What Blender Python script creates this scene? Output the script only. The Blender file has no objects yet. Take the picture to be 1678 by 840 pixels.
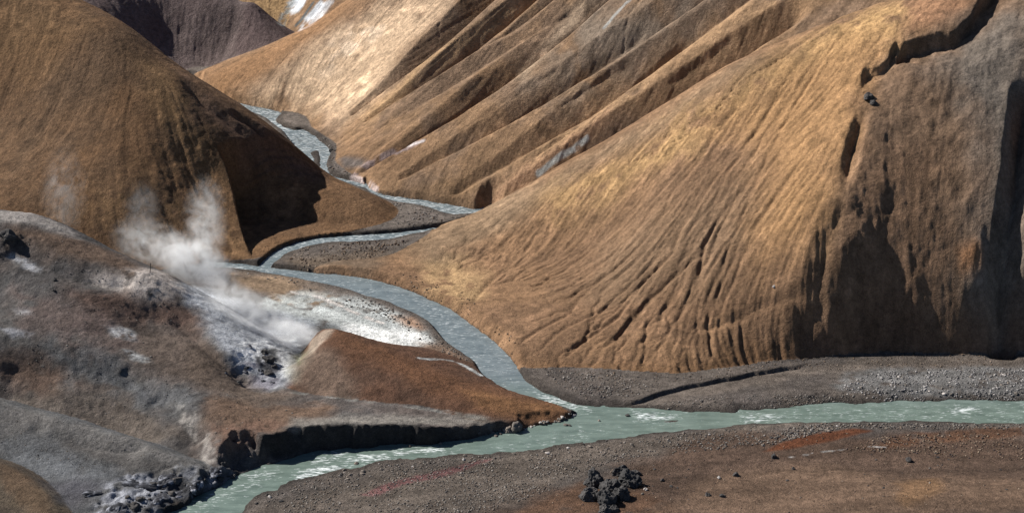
import bpy, math, random
import numpy as np
from mathutils import Vector, noise as mnoise

random.seed(7)
rng = np.random.default_rng(7)
R = math.radians
sc = bpy.context.scene
COL = sc.collection

# ------------------------------------------------------------------ camera
CAMH, PITCH, FPX = 110.0, R(22.0), 3100.0          # metres above the river, tilt, focal length in photo pixels
cam_d = bpy.data.cameras.new('camera')
cam = bpy.data.objects.new('camera', cam_d)
COL.objects.link(cam)
cam.location = (0, 0, CAMH)
cam.rotation_euler = (math.pi / 2 - PITCH, 0, 0)
cam_d.sensor_width = 36.0
cam_d.lens = 36.0 * FPX / 1678.0
cam_d.clip_start, cam_d.clip_end = 1.0, 3000.0
sc.camera = cam

# ------------------------------------------------------------------ sky, sun, exposure
SUN_EL = R(37.0)
SUN_AZ = math.atan2(-0.90, 0.44)                   # from the left and a little beyond
to_sun = Vector((math.sin(SUN_AZ) * math.cos(SUN_EL), math.cos(SUN_AZ) * math.cos(SUN_EL), math.sin(SUN_EL)))
world = bpy.data.worlds.new('World')
sc.world = world
world.use_nodes = True
wn = world.node_tree.nodes
sky = wn.new('ShaderNodeTexSky')
sky.sky_type = 'NISHITA'
sky.sun_disc = False
sky.sun_elevation = SUN_EL
sky.sun_rotation = SUN_AZ
sky.altitude = 900
sky.air_density = 0.6
sky.dust_density = 0.3
bg = wn['Background']
bg.inputs['Strength'].default_value = 0.05
world.node_tree.links.new(sky.outputs[0], bg.inputs['Color'])
sun_d = bpy.data.lights.new('sun', 'SUN')
sun_d.energy = 5.0
sun_d.angle = R(0.5)
sun_d.color = (1.0, 0.955, 0.88)
sun = bpy.data.objects.new('sun', sun_d)
COL.objects.link(sun)
sun.rotation_euler = to_sun.to_track_quat('Z', 'Y').to_euler()
sun.location = (-100, 250, 200)
sc.view_settings.view_transform = 'Standard'
sc.view_settings.look = 'None'
sc.view_settings.gamma = 1.0
sc.view_settings.use_curve_mapping = False
sc.view_settings.exposure = 0.75
sc.cycles.volume_bounces = 10
sc.cycles.max_bounces = 14
sc.cycles.volume_step_rate = 1.0
sc.cycles.volume_max_steps = 256

# ------------------------------------------------------------------ pixel -> world
CT, ST = math.cos(PITCH), math.sin(PITCH)

def ray(px, py):
    u = (np.asarray(px, float) - 839.0) / FPX
    v = (420.0 - np.asarray(py, float)) / FPX
    dy = CT + v * ST
    return u / dy, (-ST + v * CT) / dy              # x and z per metre of forward distance

def zfloor(y):
    y = np.asarray(y, float)
    t = np.clip(y - 232.0, 0, 128)
    return 0.04 * t

def at(px, py, v):
    """ground point behind a pixel: v >= 150 is a forward distance, else a height"""
    a, b = ray(px, py)
    D = v if v >= 150 else (CAMH - v) / (-b)
    return np.array([a * D, D, CAMH + b * D])

def at_floor(px, py, up=0.0):
    a, b = ray(px, py)
    D = np.full(np.shape(a), 260.0)
    for _ in range(30):
        D = 0.5 * D + 0.5 * (CAMH - zfloor(D) - up) / (-b)
    return np.stack([a * D, D], -1)

# ------------------------------------------------------------------ grid
GS = 0.2
X0, X1, Y0, Y1 = -112.0, 112.0, 174.0, 398.0
gx = np.arange(X0, X1 + GS / 2, GS)
gy = np.arange(Y0, Y1 + GS / 2, GS)
NX, NY = len(gx), len(gy)
GX, GY = np.meshgrid(gx, gy)
GX = GX.astype(np.float32)
GY = GY.astype(np.float32)

def _h(ix, iy, s):
    n = (ix.astype(np.int64) * 374761393 + iy.astype(np.int64) * 668265263 + s * 1442695041) & 0xffffffff
    n = ((n ^ (n >> 13)) * 1274126177) & 0xffffffff
    n = n ^ (n >> 16)
    return (n & 0xffff).astype(np.float32) / 65535.0

def vnoise(x, y, s=0):
    ix = np.floor(x); iy = np.floor(y)
    fx = (x - ix).astype(np.float32); fy = (y - iy).astype(np.float32)
    ix = ix.astype(np.int32); iy = iy.astype(np.int32)
    fx = fx * fx * fx * (fx * (fx * 6 - 15) + 10); fy = fy * fy * fy * (fy * (fy * 6 - 15) + 10)
    a = _h(ix, iy, s); b = _h(ix + 1, iy, s); c = _h(ix, iy + 1, s); d = _h(ix + 1, iy + 1, s)
    return (a + (b - a) * fx) * (1 - fy) + (c + (d - c) * fx) * fy

def fbm(x, y, scale, octaves=4, s=0, gain=0.5):
    o = np.zeros_like(x, dtype=np.float32); amp = 1.0; tot = 0.0
    f = 1.0 / scale
    for k in range(octaves):
        c, q = math.cos(0.6 * k + 0.3), math.sin(0.6 * k + 0.3)
        o += amp * vnoise((x * c - y * q) * f, (x * q + y * c) * f, s + 17 * k)
        tot += amp; amp *= gain; f *= 2.03
    return o / tot * 2 - 1                           # -1..1, mostly within +-0.6

def sstep(a, b, x):
    t = np.clip((x - a) / (b - a), 0, 1)
    return t * t * (3 - 2 * t)

def tps(points, smooth=0.02):
    P = np.array(points, float)
    n = len(P)
    xy = P[:, :2] / 100.0
    d = np.linalg.norm(xy[:, None] - xy[None], axis=2)
    K = np.where(d > 0, d * d * np.log(np.maximum(d, 1e-9)), 0) + np.eye(n) * smooth * 1e-3
    A = np.zeros((n + 3, n + 3))
    A[:n, :n] = K; A[:n, n] = 1; A[:n, n + 1:] = xy; A[n, :n] = 1; A[n + 1:, :n] = xy.T
    w = np.linalg.solve(A, np.concatenate([P[:, 2], np.zeros(3)]))
    hx = (gx[::2] / 100.0).astype(np.float32); hy = (gy[::2] / 100.0).astype(np.float32)
    HX, HY = np.meshgrid(hx, hy)
    Z = (w[n] + w[n + 1] * HX + w[n + 2] * HY).astype(np.float32)
    for k in range(n):
        r2 = (HX - np.float32(xy[k, 0])) ** 2 + (HY - np.float32(xy[k, 1])) ** 2
        Z += np.float32(0.5 * w[k]) * r2 * np.log(np.maximum(r2, 1e-12))
    return up2(Z)

def up2(Z):
    Zx = np.empty((Z.shape[0], NX), np.float32)
    Zx[:, ::2] = Z; Zx[:, 1::2] = 0.5 * (Z[:, :-1] + Z[:, 1:])
    O = np.empty((NY, NX), np.float32)
    O[::2] = Zx; O[1::2] = 0.5 * (Zx[:-1] + Zx[1:])
    return O

def blur(Z, r, n=2):
    for _ in range(n):
        for ax in (0, 1):
            P = np.pad(Z, [(r + 1, r) if a == ax else (0, 0) for a in (0, 1)], mode='edge')
            C = np.cumsum(P, axis=ax, dtype=np.float64)
            k = 2 * r + 1
            Z = ((C[k:] - C[:-k]) if ax == 0 else (C[:, k:] - C[:, :-k])) / k
    return Z.astype(np.float32)

def bilin(F, x, y):
    fx = np.clip((x - X0) / GS, 0, NX - 1.001); fy = np.clip((y - Y0) / GS, 0, NY - 1.001)
    ix = fx.astype(np.int32); iy = fy.astype(np.int32)
    tx = (fx - ix).astype(np.float32); ty = (fy - iy).astype(np.float32)
    f = F.ravel(); k = iy * NX + ix
    return (f[k] * (1 - tx) + f[k + 1] * tx) * (1 - ty) + (f[k + NX] * (1 - tx) + f[k + NX + 1] * tx) * ty

def surf(pts, Z, dmin=176.0):
    """first hit of each pixel's ray with the height field -> world xyz"""
    pts = np.asarray(pts, float)
    a, b = ray(pts[:, 0], pts[:, 1])
    D = np.arange(dmin, 396.0, 0.4)
    x = a[:, None] * D; z = CAMH + b[:, None] * D; y = np.broadcast_to(D, x.shape)
    h = bilin(Z, x, y)
    hit = z < h
    k = np.where(hit.any(1), hit.argmax(1), len(D) - 1)
    d = D[k]
    r = np.arange(len(d))
    k0 = np.maximum(k - 1, 0)
    g1 = (z - h)[r, k]; g0 = (z - h)[r, k0]
    t = np.clip(g0 / np.maximum(g0 - g1, 1e-6), 0, 1)
    d = D[k0] + (D[k] - D[k0]) * t
    xx = a * d
    return np.stack([xx, d, bilin(Z, xx, d)], 1)

def densify(p, step=0.8):
    p = np.asarray(p, float); out = [p[0]]
    for q, r in zip(p[:-1], p[1:]):
        n = max(1, int(np.linalg.norm((r - q)[:2]) / step))
        for k in range(1, n + 1):
            out.append(q + (r - q) * k / n)
    return np.array(out)

def curve(pts, n=6):
    """Catmull-Rom through pixel points"""
    p = np.asarray(pts, float)
    p = np.vstack([2 * p[0] - p[1], p, 2 * p[-1] - p[-2]])
    out = []
    for i in range(1, len(p) - 2):
        for k in range(n):
            t = k / n
            out.append(0.5 * (2 * p[i] + (p[i + 1] - p[i - 1]) * t + (2 * p[i - 1] - 5 * p[i] + 4 * p[i + 1] - p[i + 2]) * t * t
                              + (3 * p[i] - p[i - 1] - 3 * p[i + 1] + p[i + 2]) * t ** 3))
    out.append(p[-2])
    return np.array(out)

def window(pts, m):
    a0 = max(0, int((pts[:, 0].min() - m - X0) / GS)); a1 = min(NX, int((pts[:, 0].max() + m - X0) / GS) + 2)
    b0 = max(0, int((pts[:, 1].min() - m - Y0) / GS)); b1 = min(NY, int((pts[:, 1].max() + m - Y0) / GS) + 2)
    return slice(b0, b1), slice(a0, a1)

def polydist(pts, m, warp=0.0, ws=6.0, closed=False, seed=3):
    """distance, signed side (left of the walking direction is positive) and arc fraction inside a window"""
    pts = np.asarray(pts, float)[:, :2]
    sl = window(pts, m)
    x = GX[sl]; y = GY[sl]
    if warp:
        x = x + warp * fbm(x, y, ws, 3, seed); y = y + warp * fbm(x, y, ws, 3, seed + 50)
    best = np.full(x.shape, 1e9, np.float32); side = np.ones(x.shape, np.float32); frac = np.zeros(x.shape, np.float32)
    q = np.vstack([pts, pts[:1]]) if closed else pts
    seg = np.linalg.norm(np.diff(q, axis=0), axis=1); L = max(seg.sum(), 1e-6); acc = 0.0
    for (p0, p1, l) in zip(q[:-1], q[1:], seg):
        if l < 1e-6:
            continue
        d = (p1 - p0)
        t = np.clip(((x - p0[0]) * d[0] + (y - p0[1]) * d[1]) / (l * l), 0, 1)
        ex = x - p0[0] - t * d[0]; ey = y - p0[1] - t * d[1]
        r = ex * ex + ey * ey
        m_ = r < best
        best = np.where(m_, r, best)
        side = np.where(m_, np.sign(d[0] * (y - p0[1]) - d[1] * (x - p0[0])), side)
        frac = np.where(m_, (acc + t * l) / L, frac)
        acc += l
    return sl, np.sqrt(best), side, frac

def inpoly(pts, x, y):
    c = np.zeros(x.shape, bool)
    n = len(pts)
    for i in range(n):
        xa, ya = pts[i][:2]; xb, yb = pts[i - 1][:2]
        if ya == yb:
            continue
        c ^= ((ya > y) != (yb > y)) & (x < (xb - xa) * (y - ya) / (yb - ya) + xa)
    return c

def polymask(pts, feather, warp=0.0, ws=5.0, seed=5):
    """soft mask, 1 inside a closed world polygon"""
    pts = np.asarray(pts, float)
    sl, d, _, _ = polydist(pts, feather * 2 + warp + 1, warp, ws, True, seed)
    x = GX[sl]; y = GY[sl]
    if warp:
        x = x + warp * fbm(x, y, ws, 3, seed); y = y + warp * fbm(x, y, ws, 3, seed + 50)
    s = np.where(inpoly(pts, x, y), d, -d)
    return sl, sstep(-feather, feather, s), s

# ------------------------------------------------------------------ hills: control points (pixel x, pixel y, distance or height)
def world_pts(spec, back=()):
    out = [at(*s) for s in spec]
    out += [np.array(b, float) for b in back]
    return out

def behind(spec, dy, dz, dx=0.0):
    return [at(*s) + np.array([dx, dy, dz]) for s in spec]

def foot(pts, sink=0.0):
    o = []
    for p in pts:
        w = at_floor(p[0], p[1])
        o.append(np.array([w[0], w[1], zfloor(w[1]) - sink]))
    return o

# left hill, a spur that comes down to the stream
lh_ridge = [(-150, -75, 318), (0, -45, 314), (60, -20, 312), (110, 0, 311), (185, 32, 306), (215, 55, 303), (262, 108, 297.5), (300, 128, 296),
            (375, 172, 295), (440, 214, 294), (488, 256, 293), (530, 287, 291), (590, 312, 289), (640, 336, 287)]
LHp = world_pts(lh_ridge)
LHp += behind(lh_ridge[:7], 16, -8.5, 2) + behind(lh_ridge[7:12], 14, -8.0, 3) + behind(lh_ridge[12:], 6, -4.0, 3)
LHp += foot([(660, 353), (640, 368), (600, 378), (530, 390), (415, 432), (370, 430)])
LHp += [at(100, 402, 264), at(0, 372, 266), at(-150, 330, 270), at(240, 432, 264)]
LHp += [at(120, 200, 288), at(250, 200, 286.5), at(0, 200, 293), at(330, 300, 280), at(200, 320, 273.5), at(60, 300, 276), at(-150, 200, 300), at(320, 215, 287)]
# purple hill behind it
PHp = foot([(330, 112), (308, 122), (420, 80)]) + world_pts([(478, 50, 367), (455, 38, 368), (420, 18, 370), (390, 4, 372), (340, -25, 375), (250, -60, 378), (120, -95, 384)])
PHp += behind([(478, 50, 367), (455, 38, 368), (420, 18, 370), (390, 4, 372), (340, -25, 375)], 9, -8, 3)
PHp += [at(270, 60, 364), at(380, 55, 364), at(180, 10, 364), at(60, -20, 364), at(200, 95, 350), at(60, 60, 346)]
# far slope
FBp = [at(480, 46, 378), at(420, 20, 382), at(440, 0, 386), at(520, 12, 384), at(600, -20, 388), at(380, -30, 390), np.array([-70, 396, 17.]), np.array([-20, 396, 20.]),
       np.array([-50, 370, 2.]), np.array([0, 380, 5.]), np.array([-100, 396, 15.])]
# gullied hill in the middle
cb_foot = [(312, 124), (340, 155), (385, 169), (440, 179), (497, 190), (507, 210), (548, 238), (545, 268), (582, 294), (622, 316), (680, 326), (740, 335), (785, 344)]
CBp = foot(cb_foot)
CBp += world_pts([(345, 110, 352), (410, 84, 354), (480, 55, 355.5), (522, 33, 356), (548, 15, 356.5), (575, -4, 357), (620, -35, 358)])
CBp += behind([(345, 108, 352), (410, 80, 354), (480, 50, 356), (540, 12, 357), (600, -25, 358)], 13, -7.5, -4)
CBp += [at(450, 130, 340), at(560, 100, 340), at(620, 0, 351), at(700, 100, 325), at(800, 0, 336), at(680, 220, 305), at(800, 230, 297), at(850, 130, 311),
        at(1000, 0, 321), at(1000, 130, 303), at(1200, 0, 309), at(1400, 0, 301), at(1200, 70, 301), at(1700, -60, 300), at(900, 260, 289), at(1500, 60, 288)]
CBp += [np.array([30, 360, 38.]), np.array([80, 340, 52.]), np.array([-10, 370, 30.]), np.array([-30, 380, 24.]), np.array([110, 300, 52.]), np.array([0, 396, 34.])]
# right hill
rh_ridge = [(640, 396, 276), (700, 374, 280), (770, 351, 282), (840, 316, 282), (920, 270, 281), (1060, 190, 281), (1200, 105, 281), (1340, 45, 281), (1450, 4, 282), (1560, -40, 283), (1700, -80, 282), (1850, -120, 282)]
RHp = world_pts(rh_ridge)
RHp += behind(rh_ridge[1:4], 8, -4.5, 0) + behind(rh_ridge[4:], 14, -9, 0)
RHp += foot([(560, 442), (660, 470), (730, 520), (790, 567), (830, 586)], -0.75)
RHp += foot([(960, 606), (1050, 612), (1130, 614), (1210, 604), (1290, 592), (1380, 583), (1470, 582), (1550, 584), (1678, 580), (1850, 575)])
RHp += foot([(600, 415), (690, 380)], 0.3)
RHp += [at(800, 420, 266), at(950, 400, 263), at(800, 500, 248.5), at(950, 500, 246), at(1100, 500, 242), at(1100, 350, 257.5), at(1250, 350, 251.3), at(1250, 200, 267), at(1250, 500, 239.6),
        at(1400, 200, 258.3), at(1390, 330, 247.3), at(1350, 450, 240.5), at(1400, 100, 269.5), at(1320, 150, 269), at(1500, 200, 257), at(1580, 200, 255.5), at(1650, 200, 254.8),
        at(1500, 350, 246.2), at(1600, 350, 244.8), at(1480, 480, 239.7), at(1600, 480, 239), at(1550, 60, 269), at(1650, 60, 266.5), at(1720, 350, 243.8), at(1720, 480, 238.6), at(1850, 300, 248), at(1850, 100, 263)]
# near left mound
nl_ridge = [(-150, 320, 251), (0, 345, 250), (50, 351, 250), (110, 372, 249), (180, 408, 247), (240, 434, 245), (275, 450, 243)]
NLp = world_pts(nl_ridge) + behind(nl_ridge, 10, -6, 0)
NLp += world_pts([(0, 450, 236), (100, 470, 234), (0, 560, 222), (150, 560, 224), (250, 470, 237), (300, 500, 236), (335, 540, 231.5), (375, 582, 226), (270, 560, 228), (250, 520, 233),
                  (400, 618, 2.6), (270, 620, 4.7), (150, 640, 4.2), (60, 620, 5.3), (300, 690, 3.3), (400, 700, 3.0), (480, 690, 2.8), (560, 678, 2.5), (700, 682, 1.5), (850, 690, 0.6), (945, 676, 0.2),
                  (430, 640, 2.0), (480, 648, 1.9), (560, 655, 1.8), (700, 668, 1.4), (200, 695, 1.6), (250, 715, 1.2), (350, 730, 2.3), (-150, 450, 236), (-150, 560, 222), (100, 665, 3.4), (0, 640, 4.4),
                  (400, 750, 1.8), (330, 750, 0.8), (-150, 600, 4.0)])
NLp += [np.array([-27, 240, -1.5]), np.array([-22, 232, -0.8]), np.array([-33, 246, -1.5]), np.array([-18, 226, 0.6]), np.array([-5, 224, -0.5]), np.array([5, 222, -1.0]), np.array([12, 220, -1.5]), np.array([-12, 234, -3.])]
# rust coloured mound
RMp = world_pts([(520, 541, 234.2), (545, 538, 233.6), (600, 560, 231.2), (700, 600, 227.5), (800, 636, 223), (880, 656, 220.5), (935, 671, 218.8),
                 (470, 600, 2.0), (490, 640, 1.7), (560, 654, 1.7), (700, 671, 1.2), (860, 689, 0.7), (580, 600, 225.0), (680, 630, 221.4), (780, 655, 218.8), (500, 585, 229.8)])
RMp += [np.array([-22, 239, 0.]), np.array([-14, 238, 0.5]), np.array([-6, 234.5, 0.]), np.array([2, 229.5, -0.5]), np.array([8, 224, -1]), np.array([-29, 233, 0.2])]
# front spur and the corner knoll, lower left
FSp = world_pts([(-150, 610, 6.5), (0, 655, 5.0), (100, 682, 4.2), (200, 715, 3.3), (250, 732, 2.7), (300, 752, 2.0), (355, 774, 0.9), (0, 700, 3.8), (100, 725, 3.0), (200, 755, 2.0), (280, 785, 1.0),
                 (0, 760, 2.1), (100, 775, 1.6), (170, 800, 1.2), (250, 815, 0.8), (290, 828, 0.1), (120, 830, 1.0), (200, 850, 0.6)])
FSp += behind([(-150, 610, 6.5), (0, 655, 5.0), (100, 682, 4.2), (200, 715, 3.3), (250, 732, 2.7), (300, 752, 2.0), (355, 774, 0.9)], 6, -3.6, 0)
CCp = world_pts([(-150, 720, 5.0), (0, 757, 3.6), (40, 778, 3.1), (75, 808, 2.5), (100, 838, 1.9), (0, 800, 3.3), (40, 830, 2.6), (0, 860, 3.0), (80, 880, 1.6), (-150, 800, 4.6)])
CCp += behind([(-150, 720, 5.0), (0, 757, 3.6), (40, 778, 3.1), (75, 808, 2.5), (100, 838, 1.9)], 4, -2.6, 1.5)

LH, PH, FB, CB, RH, NL, RM, FS, CC = [tps(p, 0.02 if i != 3 else 0.4) for i, p in enumerate((LHp, PHp, FBp, CBp, RHp, NLp, RMp, FSp, CCp))]
RM = blur(RM, 3, 2)
FL = (zfloor(GY) + 0.25 * fbm(GX, GY, 14, 4, 11) + 0.2).astype(np.float32)
# keep each hill to its own part of the valley
LH = np.where((GX < -5) & (GY > 255) & (GY < 345), LH, -9)
PH = np.where((GX < -30) & (GY > 335), PH, -9)
FB = np.where((GX < 30) & (GY > 362), FB, -9)
CB = np.where((GX > -75) & (GY > 270), CB, -9)
RH = np.where((GX > -30) & (GY > 222) & (GY < 312), RH, -9)
NL = np.where((GX < 12) & (GY < 268), NL, -9)
RM = np.where((GX < 14) & (GX > -35) & (GY < 242) & (GY > 210), RM, -9)
FS = np.where((GX < -25) & (GY < 226), FS, -9)
CC = np.where((GX < -35) & (GY < 208), CC, -9)
# nothing of the left slopes goes on beyond the river
lowx = at_floor(np.array([200., 300, 340, 390, 450, 520, 600, 640, 720, 800, 900, 1000, 1130, 1280, 1678]), np.array([890., 860, 835, 810, 782, 762, 748, 745, 740, 735, 715, 700, 690, 682, 675]))
far_side = GY > np.interp(GX, lowx[:, 0], lowx[:, 1])
cl = at_floor(np.array([300., 430, 550, 657, 730, 785, 830, 900, 960, 1010]), np.array([436., 442, 460, 488, 533, 583, 618, 656, 668, 690]))[::-1]
RH = np.where((GX > np.interp(GY, cl[:, 1], cl[:, 0])) | (GY > cl[-1, 1]), RH, -9)
NL = np.where(far_side, NL, -9); RM = np.where(far_side, RM, -9); FS = np.where(far_side, FS, -9)
# front right bank
fr = at_floor(np.array([1000.]), np.array([800.]))[0]
FR = 0.15 + 0.9 * sstep(206, 190, GY) * sstep(-40, 5, GX) + 0.9 * sstep(20, 60, GX) * sstep(203, 193, GY) + 0.40 * fbm(GX, GY, 9, 4, 21) * sstep(213, 206, GY)
FR = np.where(GY < 222, FR, -9).astype(np.float32)

names = ['ground', 'left_hill', 'purple_hill', 'far_slope', 'gullied_hill', 'right_hill', 'near_slope', 'rust_mound', 'front_spur', 'corner_knoll']
stack = np.stack([np.maximum(FL, FR), LH, PH, FB, CB, RH, NL, RM, FS, CC])
REG = stack.argmax(0).astype(np.int8)
Z = stack.max(0)
del stack
Z = 0.35 * Z + 0.65 * blur(Z, 2, 2)

# ------------------------------------------------------------------ carving tools
def gully(pts, depth, width, power=1.4, warp=0.5, ws=7, ends=0.12, seed=3, Zs=None, taper=1.0):
    global Z
    w = surf(curve(pts), Z if Zs is None else Zs)
    sl, d, s, f = polydist(w, width * 1.1 + warp, warp, ws, False, seed)
    e = sstep(0, ends, f) * sstep(0, ends, 1 - f) if ends > 0 else 1.0
    k = taper + (1 - taper) * sstep(0, 0.6, f)
    Z[sl] -= depth * k * e * np.clip(1 - d / (width * k), 0, 1) ** power

def scarp(pts, h, L, ramp=0.5, side=-1, warp=0.3, ws=4, ends=0.12, seed=9):
    """ground on one side of the line drops by h and recovers over L metres"""
    global Z
    w = surf(curve(pts), Z)
    sl, d, s, f = polydist(w, L * 2.6, warp, ws, False, seed)
    sd = d * s * side
    e = sstep(0, ends, f) * sstep(0, ends, 1 - f)
    Z[sl] -= np.where(sd > 0, h * e * sstep(0, ramp, sd) * np.clip(1 - sd / (L * 2.5), 0, 1) ** 1.5, 0)

Zb = Z.copy()
G = dict(Zs=Zb, taper=0.4)
def furrow(p0, p1, bend, depth, wl, wr, foot_k=0.25, seed=3, ends=0.04):
    """long straight gully between two pixels: steep wall on its left, long easy wall on its right"""
    global Z
    p0 = np.array(p0, float); p1 = np.array(p1, float); d = p1 - p0; n_ = np.array([-d[1], d[0]]) / np.linalg.norm(d)
    t = np.linspace(0, 1, 40)[:, None]
    pts = p0 + d * t + n_ * bend * np.sin(math.pi * t)
    w = surf(pts, Zb)
    sl, dd, sd, f = polydist(w, max(wl, wr) * 1.1, 0.18, 6, False, seed)
    k = foot_k + (1 - foot_k) * sstep(0, 0.5, f)
    q = np.where(sd > 0, dd / (wl * k), dd / (wr * k))
    e = sstep(0, ends, f)
    Z[sl] -= depth * k * e * (np.clip(1 - q, 0, 1) ** np.where(sd > 0, 1.0, 1.35))

furrow((572, 190), (835, -45), 4, 4.6, 4.8, 3.2, .22)
furrow((592, 202), (905, -40), 4, 4.0, 3.6, 3.0, .22, 4)
furrow((765, 90), (935, -32), 3, 1.6, 2.2, 2.0, .3, 5)
furrow((600, 226), (930, 10), -4, 1.6, 3.4, 3.2, .2, 6)
furrow((582, 288), (1020, -40), 10, 3.5, 4.2, 3.4, .22, 7)
furrow((645, 298), (1165, -30), 6, 3.1, 4.2, 3.4, .22, 8)
furrow((735, 322), (1230, -25), 6, 2.9, 4.2, 3.4, .25, 9)
furrow((800, 330), (1300, 20), 4, 3.0, 3.6, 3.0, .3, 10)
furrow((870, 262), (1120, 60), 3, 1.0, 1.8, 1.4, .3, 11)
for k in range(7):                                   # lesser furrows between the big ones
    x0 = 640 + 90 * k + rng.uniform(-15, 15); y0 = 235 - 0.16 * (x0 - 620) + rng.uniform(-50, 25)
    ln = rng.uniform(120, 230)
    furrow((x0, y0), (x0 + ln, y0 - 0.67 * ln), rng.uniform(-3, 3), rng.uniform(0.25, 0.6), rng.uniform(0.8, 1.5), rng.uniform(0.8, 1.4), .4, 20 + k, .2)
# right hill
gully([(1640, 590), (1643, 520), (1648, 450), (1655, 380), (1665, 300), (1672, 220), (1690, 120)], 4.0, 2.3, 1.0, 0.5, ends=0.1)
gully([(1385, 315), (1390, 270), (1402, 220), (1420, 172)], 1.3, 1.3, 1.0, 0.3, ends=0.35)
gully([(1310, 585), (1335, 500), (1352, 430), (1365, 370), (1395, 310)], 1.0, 2.4, 1.3, 0.6, ends=0.25)
gully([(1140, 540), (1200, 520), (1260, 495), (1330, 470)], 0.35, 0.9, 1.1, 0.4)
gully([(1545, 500), (1560, 400), (1570, 300), (1560, 200), (1540, 120)], 0.35, 3.0, 1.3, 0.6, ends=0.3)
gully([(1440, 560), (1460, 470), (1450, 380), (1470, 280)], 0.3, 2.6, 1.3, 0.6, ends=0.3)
scarp([(1462, 98), (1480, 74), (1510, 58), (1560, 46), (1590, 25), (1612, -10), (1640, -50)], 2.6, 3.2, 0.5, -1, 0.5, 3, 0.08)
scarp([(1412, 112), (1436, 108), (1452, 96), (1458, 82), (1470, 66)], 1.3, 2.2, 0.4, -1, 0.2, 3, 0.15)
# the shadowed hollow in the left hill
Zt = Z.copy()
scarp([(352, 238), (366, 262), (376, 295), (388, 345), (400, 390), (418, 434)], 8.5, 9.0, 1.0, 1, 0.15, 8, 0.10)
Z = np.where(REG == 1, np.maximum(Z, np.maximum(FL, zfloor(GY) + 0.3)), Zt)
gully([(290, 120), (330, 160), (380, 200), (440, 250)], 0.9, 2.4, 1.2, 0.5, ends=0.25)
gully([(375, 178), (420, 208), (455, 240), (475, 262)], 0.9, 1.4, 1.2, 0.3, ends=0.2)
# folds of the near slope
gully([(255, 640), (290, 672), (318, 705), (326, 735)], 0.9, 2.2, 1.1, 0.4)
gully([(195, 600), (225, 620), (270, 655)], 0.5, 1.6, 1.1, 0.4)
gully([(0, 405), (60, 425), (140, 452), (220, 462)], 0.9, 3.2, 1.2, 0.6)
gully([(270, 520), (330, 560), (390, 615), (420, 640)], 0.8, 2.0, 1.2, 0.5)
gully([(0, 610), (80, 600), (160, 610), (230, 640)], 0.6, 3.0, 1.2, 0.6)
gully([(40, 690), (120, 720), (200, 735), (245, 728)], 0.7, 2.2, 1.2, 0.5)
# step at the edge of the gravel terrace under the right hill
scarp([(1330, 590), (1280, 601), (1200, 614), (1110, 634), (1040, 655), (985, 661), (940, 640)], 0.55, 2.5, 0.35, 1, 0.5, 3, 0.12)

# ------------------------------------------------------------------ water courses
WL = -0.32                                           # water level against the valley floor
def wpoly(px):
    p = curve(np.array(px, float), 4)
    return at_floor(p[:, 0], p[:, 1], WL)

R1 = wpoly([(1900, 652), (1678, 655), (1540, 656), (1400, 659), (1320, 664), (1250, 669), (1180, 674), (1110, 674), (1050, 668), (990, 667), (955, 672), (940, 683), (900, 694), (850, 703), (800, 711), (760, 722),
            (700, 726), (640, 729), (590, 732), (540, 737), (490, 746), (450, 757), (410, 769), (375, 785), (335, 806), (300, 828), (260, 850), (200, 890), (340, 900), (390, 845), (420, 819), (450, 805), (480, 793),
            (520, 782), (560, 773), (600, 764), (640, 758), (720, 752), (800, 748), (860, 741), (900, 735), (960, 724), (1000, 719), (1060, 711), (1130, 704), (1200, 697), (1280, 693), (1400, 691), (1540, 691), (1678, 694), (1900, 696)])
R2 = wpoly([(340, 428), (380, 431), (421, 436), (460, 441), (496, 445), (550, 450), (604, 457), (657, 471), (704, 491), (735, 506), (761, 523), (800, 553), (828, 577), (846, 600), (863, 626), (906, 649), (943, 662), (985, 668),
            (990, 684), (950, 676), (906, 664), (857, 653), (822, 638), (796, 619), (778, 594), (755, 578), (739, 566), (722, 548), (707, 532), (685, 518), (657, 505), (630, 495), (604, 487), (550, 471), (479, 457), (420, 447), (371, 441), (330, 440)])
R3 = wpoly([(420, 440), (435, 425), (450, 413), (475, 402), (500, 395), (527, 390), (560, 387), (593, 385), (640, 382), (690, 376), (760, 366), (820, 352), (800, 340), (777, 343), (750, 338), (723, 333), (673, 325), (633, 321), (612, 313), (598, 300),
            (602, 312), (623, 325), (653, 334), (693, 340), (733, 353), (777, 353), (770, 358), (700, 382), (673, 386), (640, 394), (587, 398), (540, 400), (512, 405), (490, 411), (470, 418), (457, 425), (448, 434), (442, 441)])
R5 = wpoly([(602, 312), (560, 300), (530, 294), (505, 285), (497, 268), (487, 250), (473, 227), (458, 212), (443, 200), (425, 190), (400, 181), (375, 171), (340, 155), (318, 138), (308, 128), (300, 122), (312, 122), (322, 130), (340, 146), (372, 163),
            (410, 173), (440, 179), (462, 186), (452, 197), (462, 206), (480, 213), (497, 212), (508, 218), (520, 227), (533, 238), (541, 248), (538, 262), (537, 275), (545, 288), (575, 296), (600, 302)])
S1 = wpoly([(738, 585), (765, 596), (790, 611), (800, 622), (786, 616), (760, 603), (735, 592), (690, 588), (688, 585)])

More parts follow.
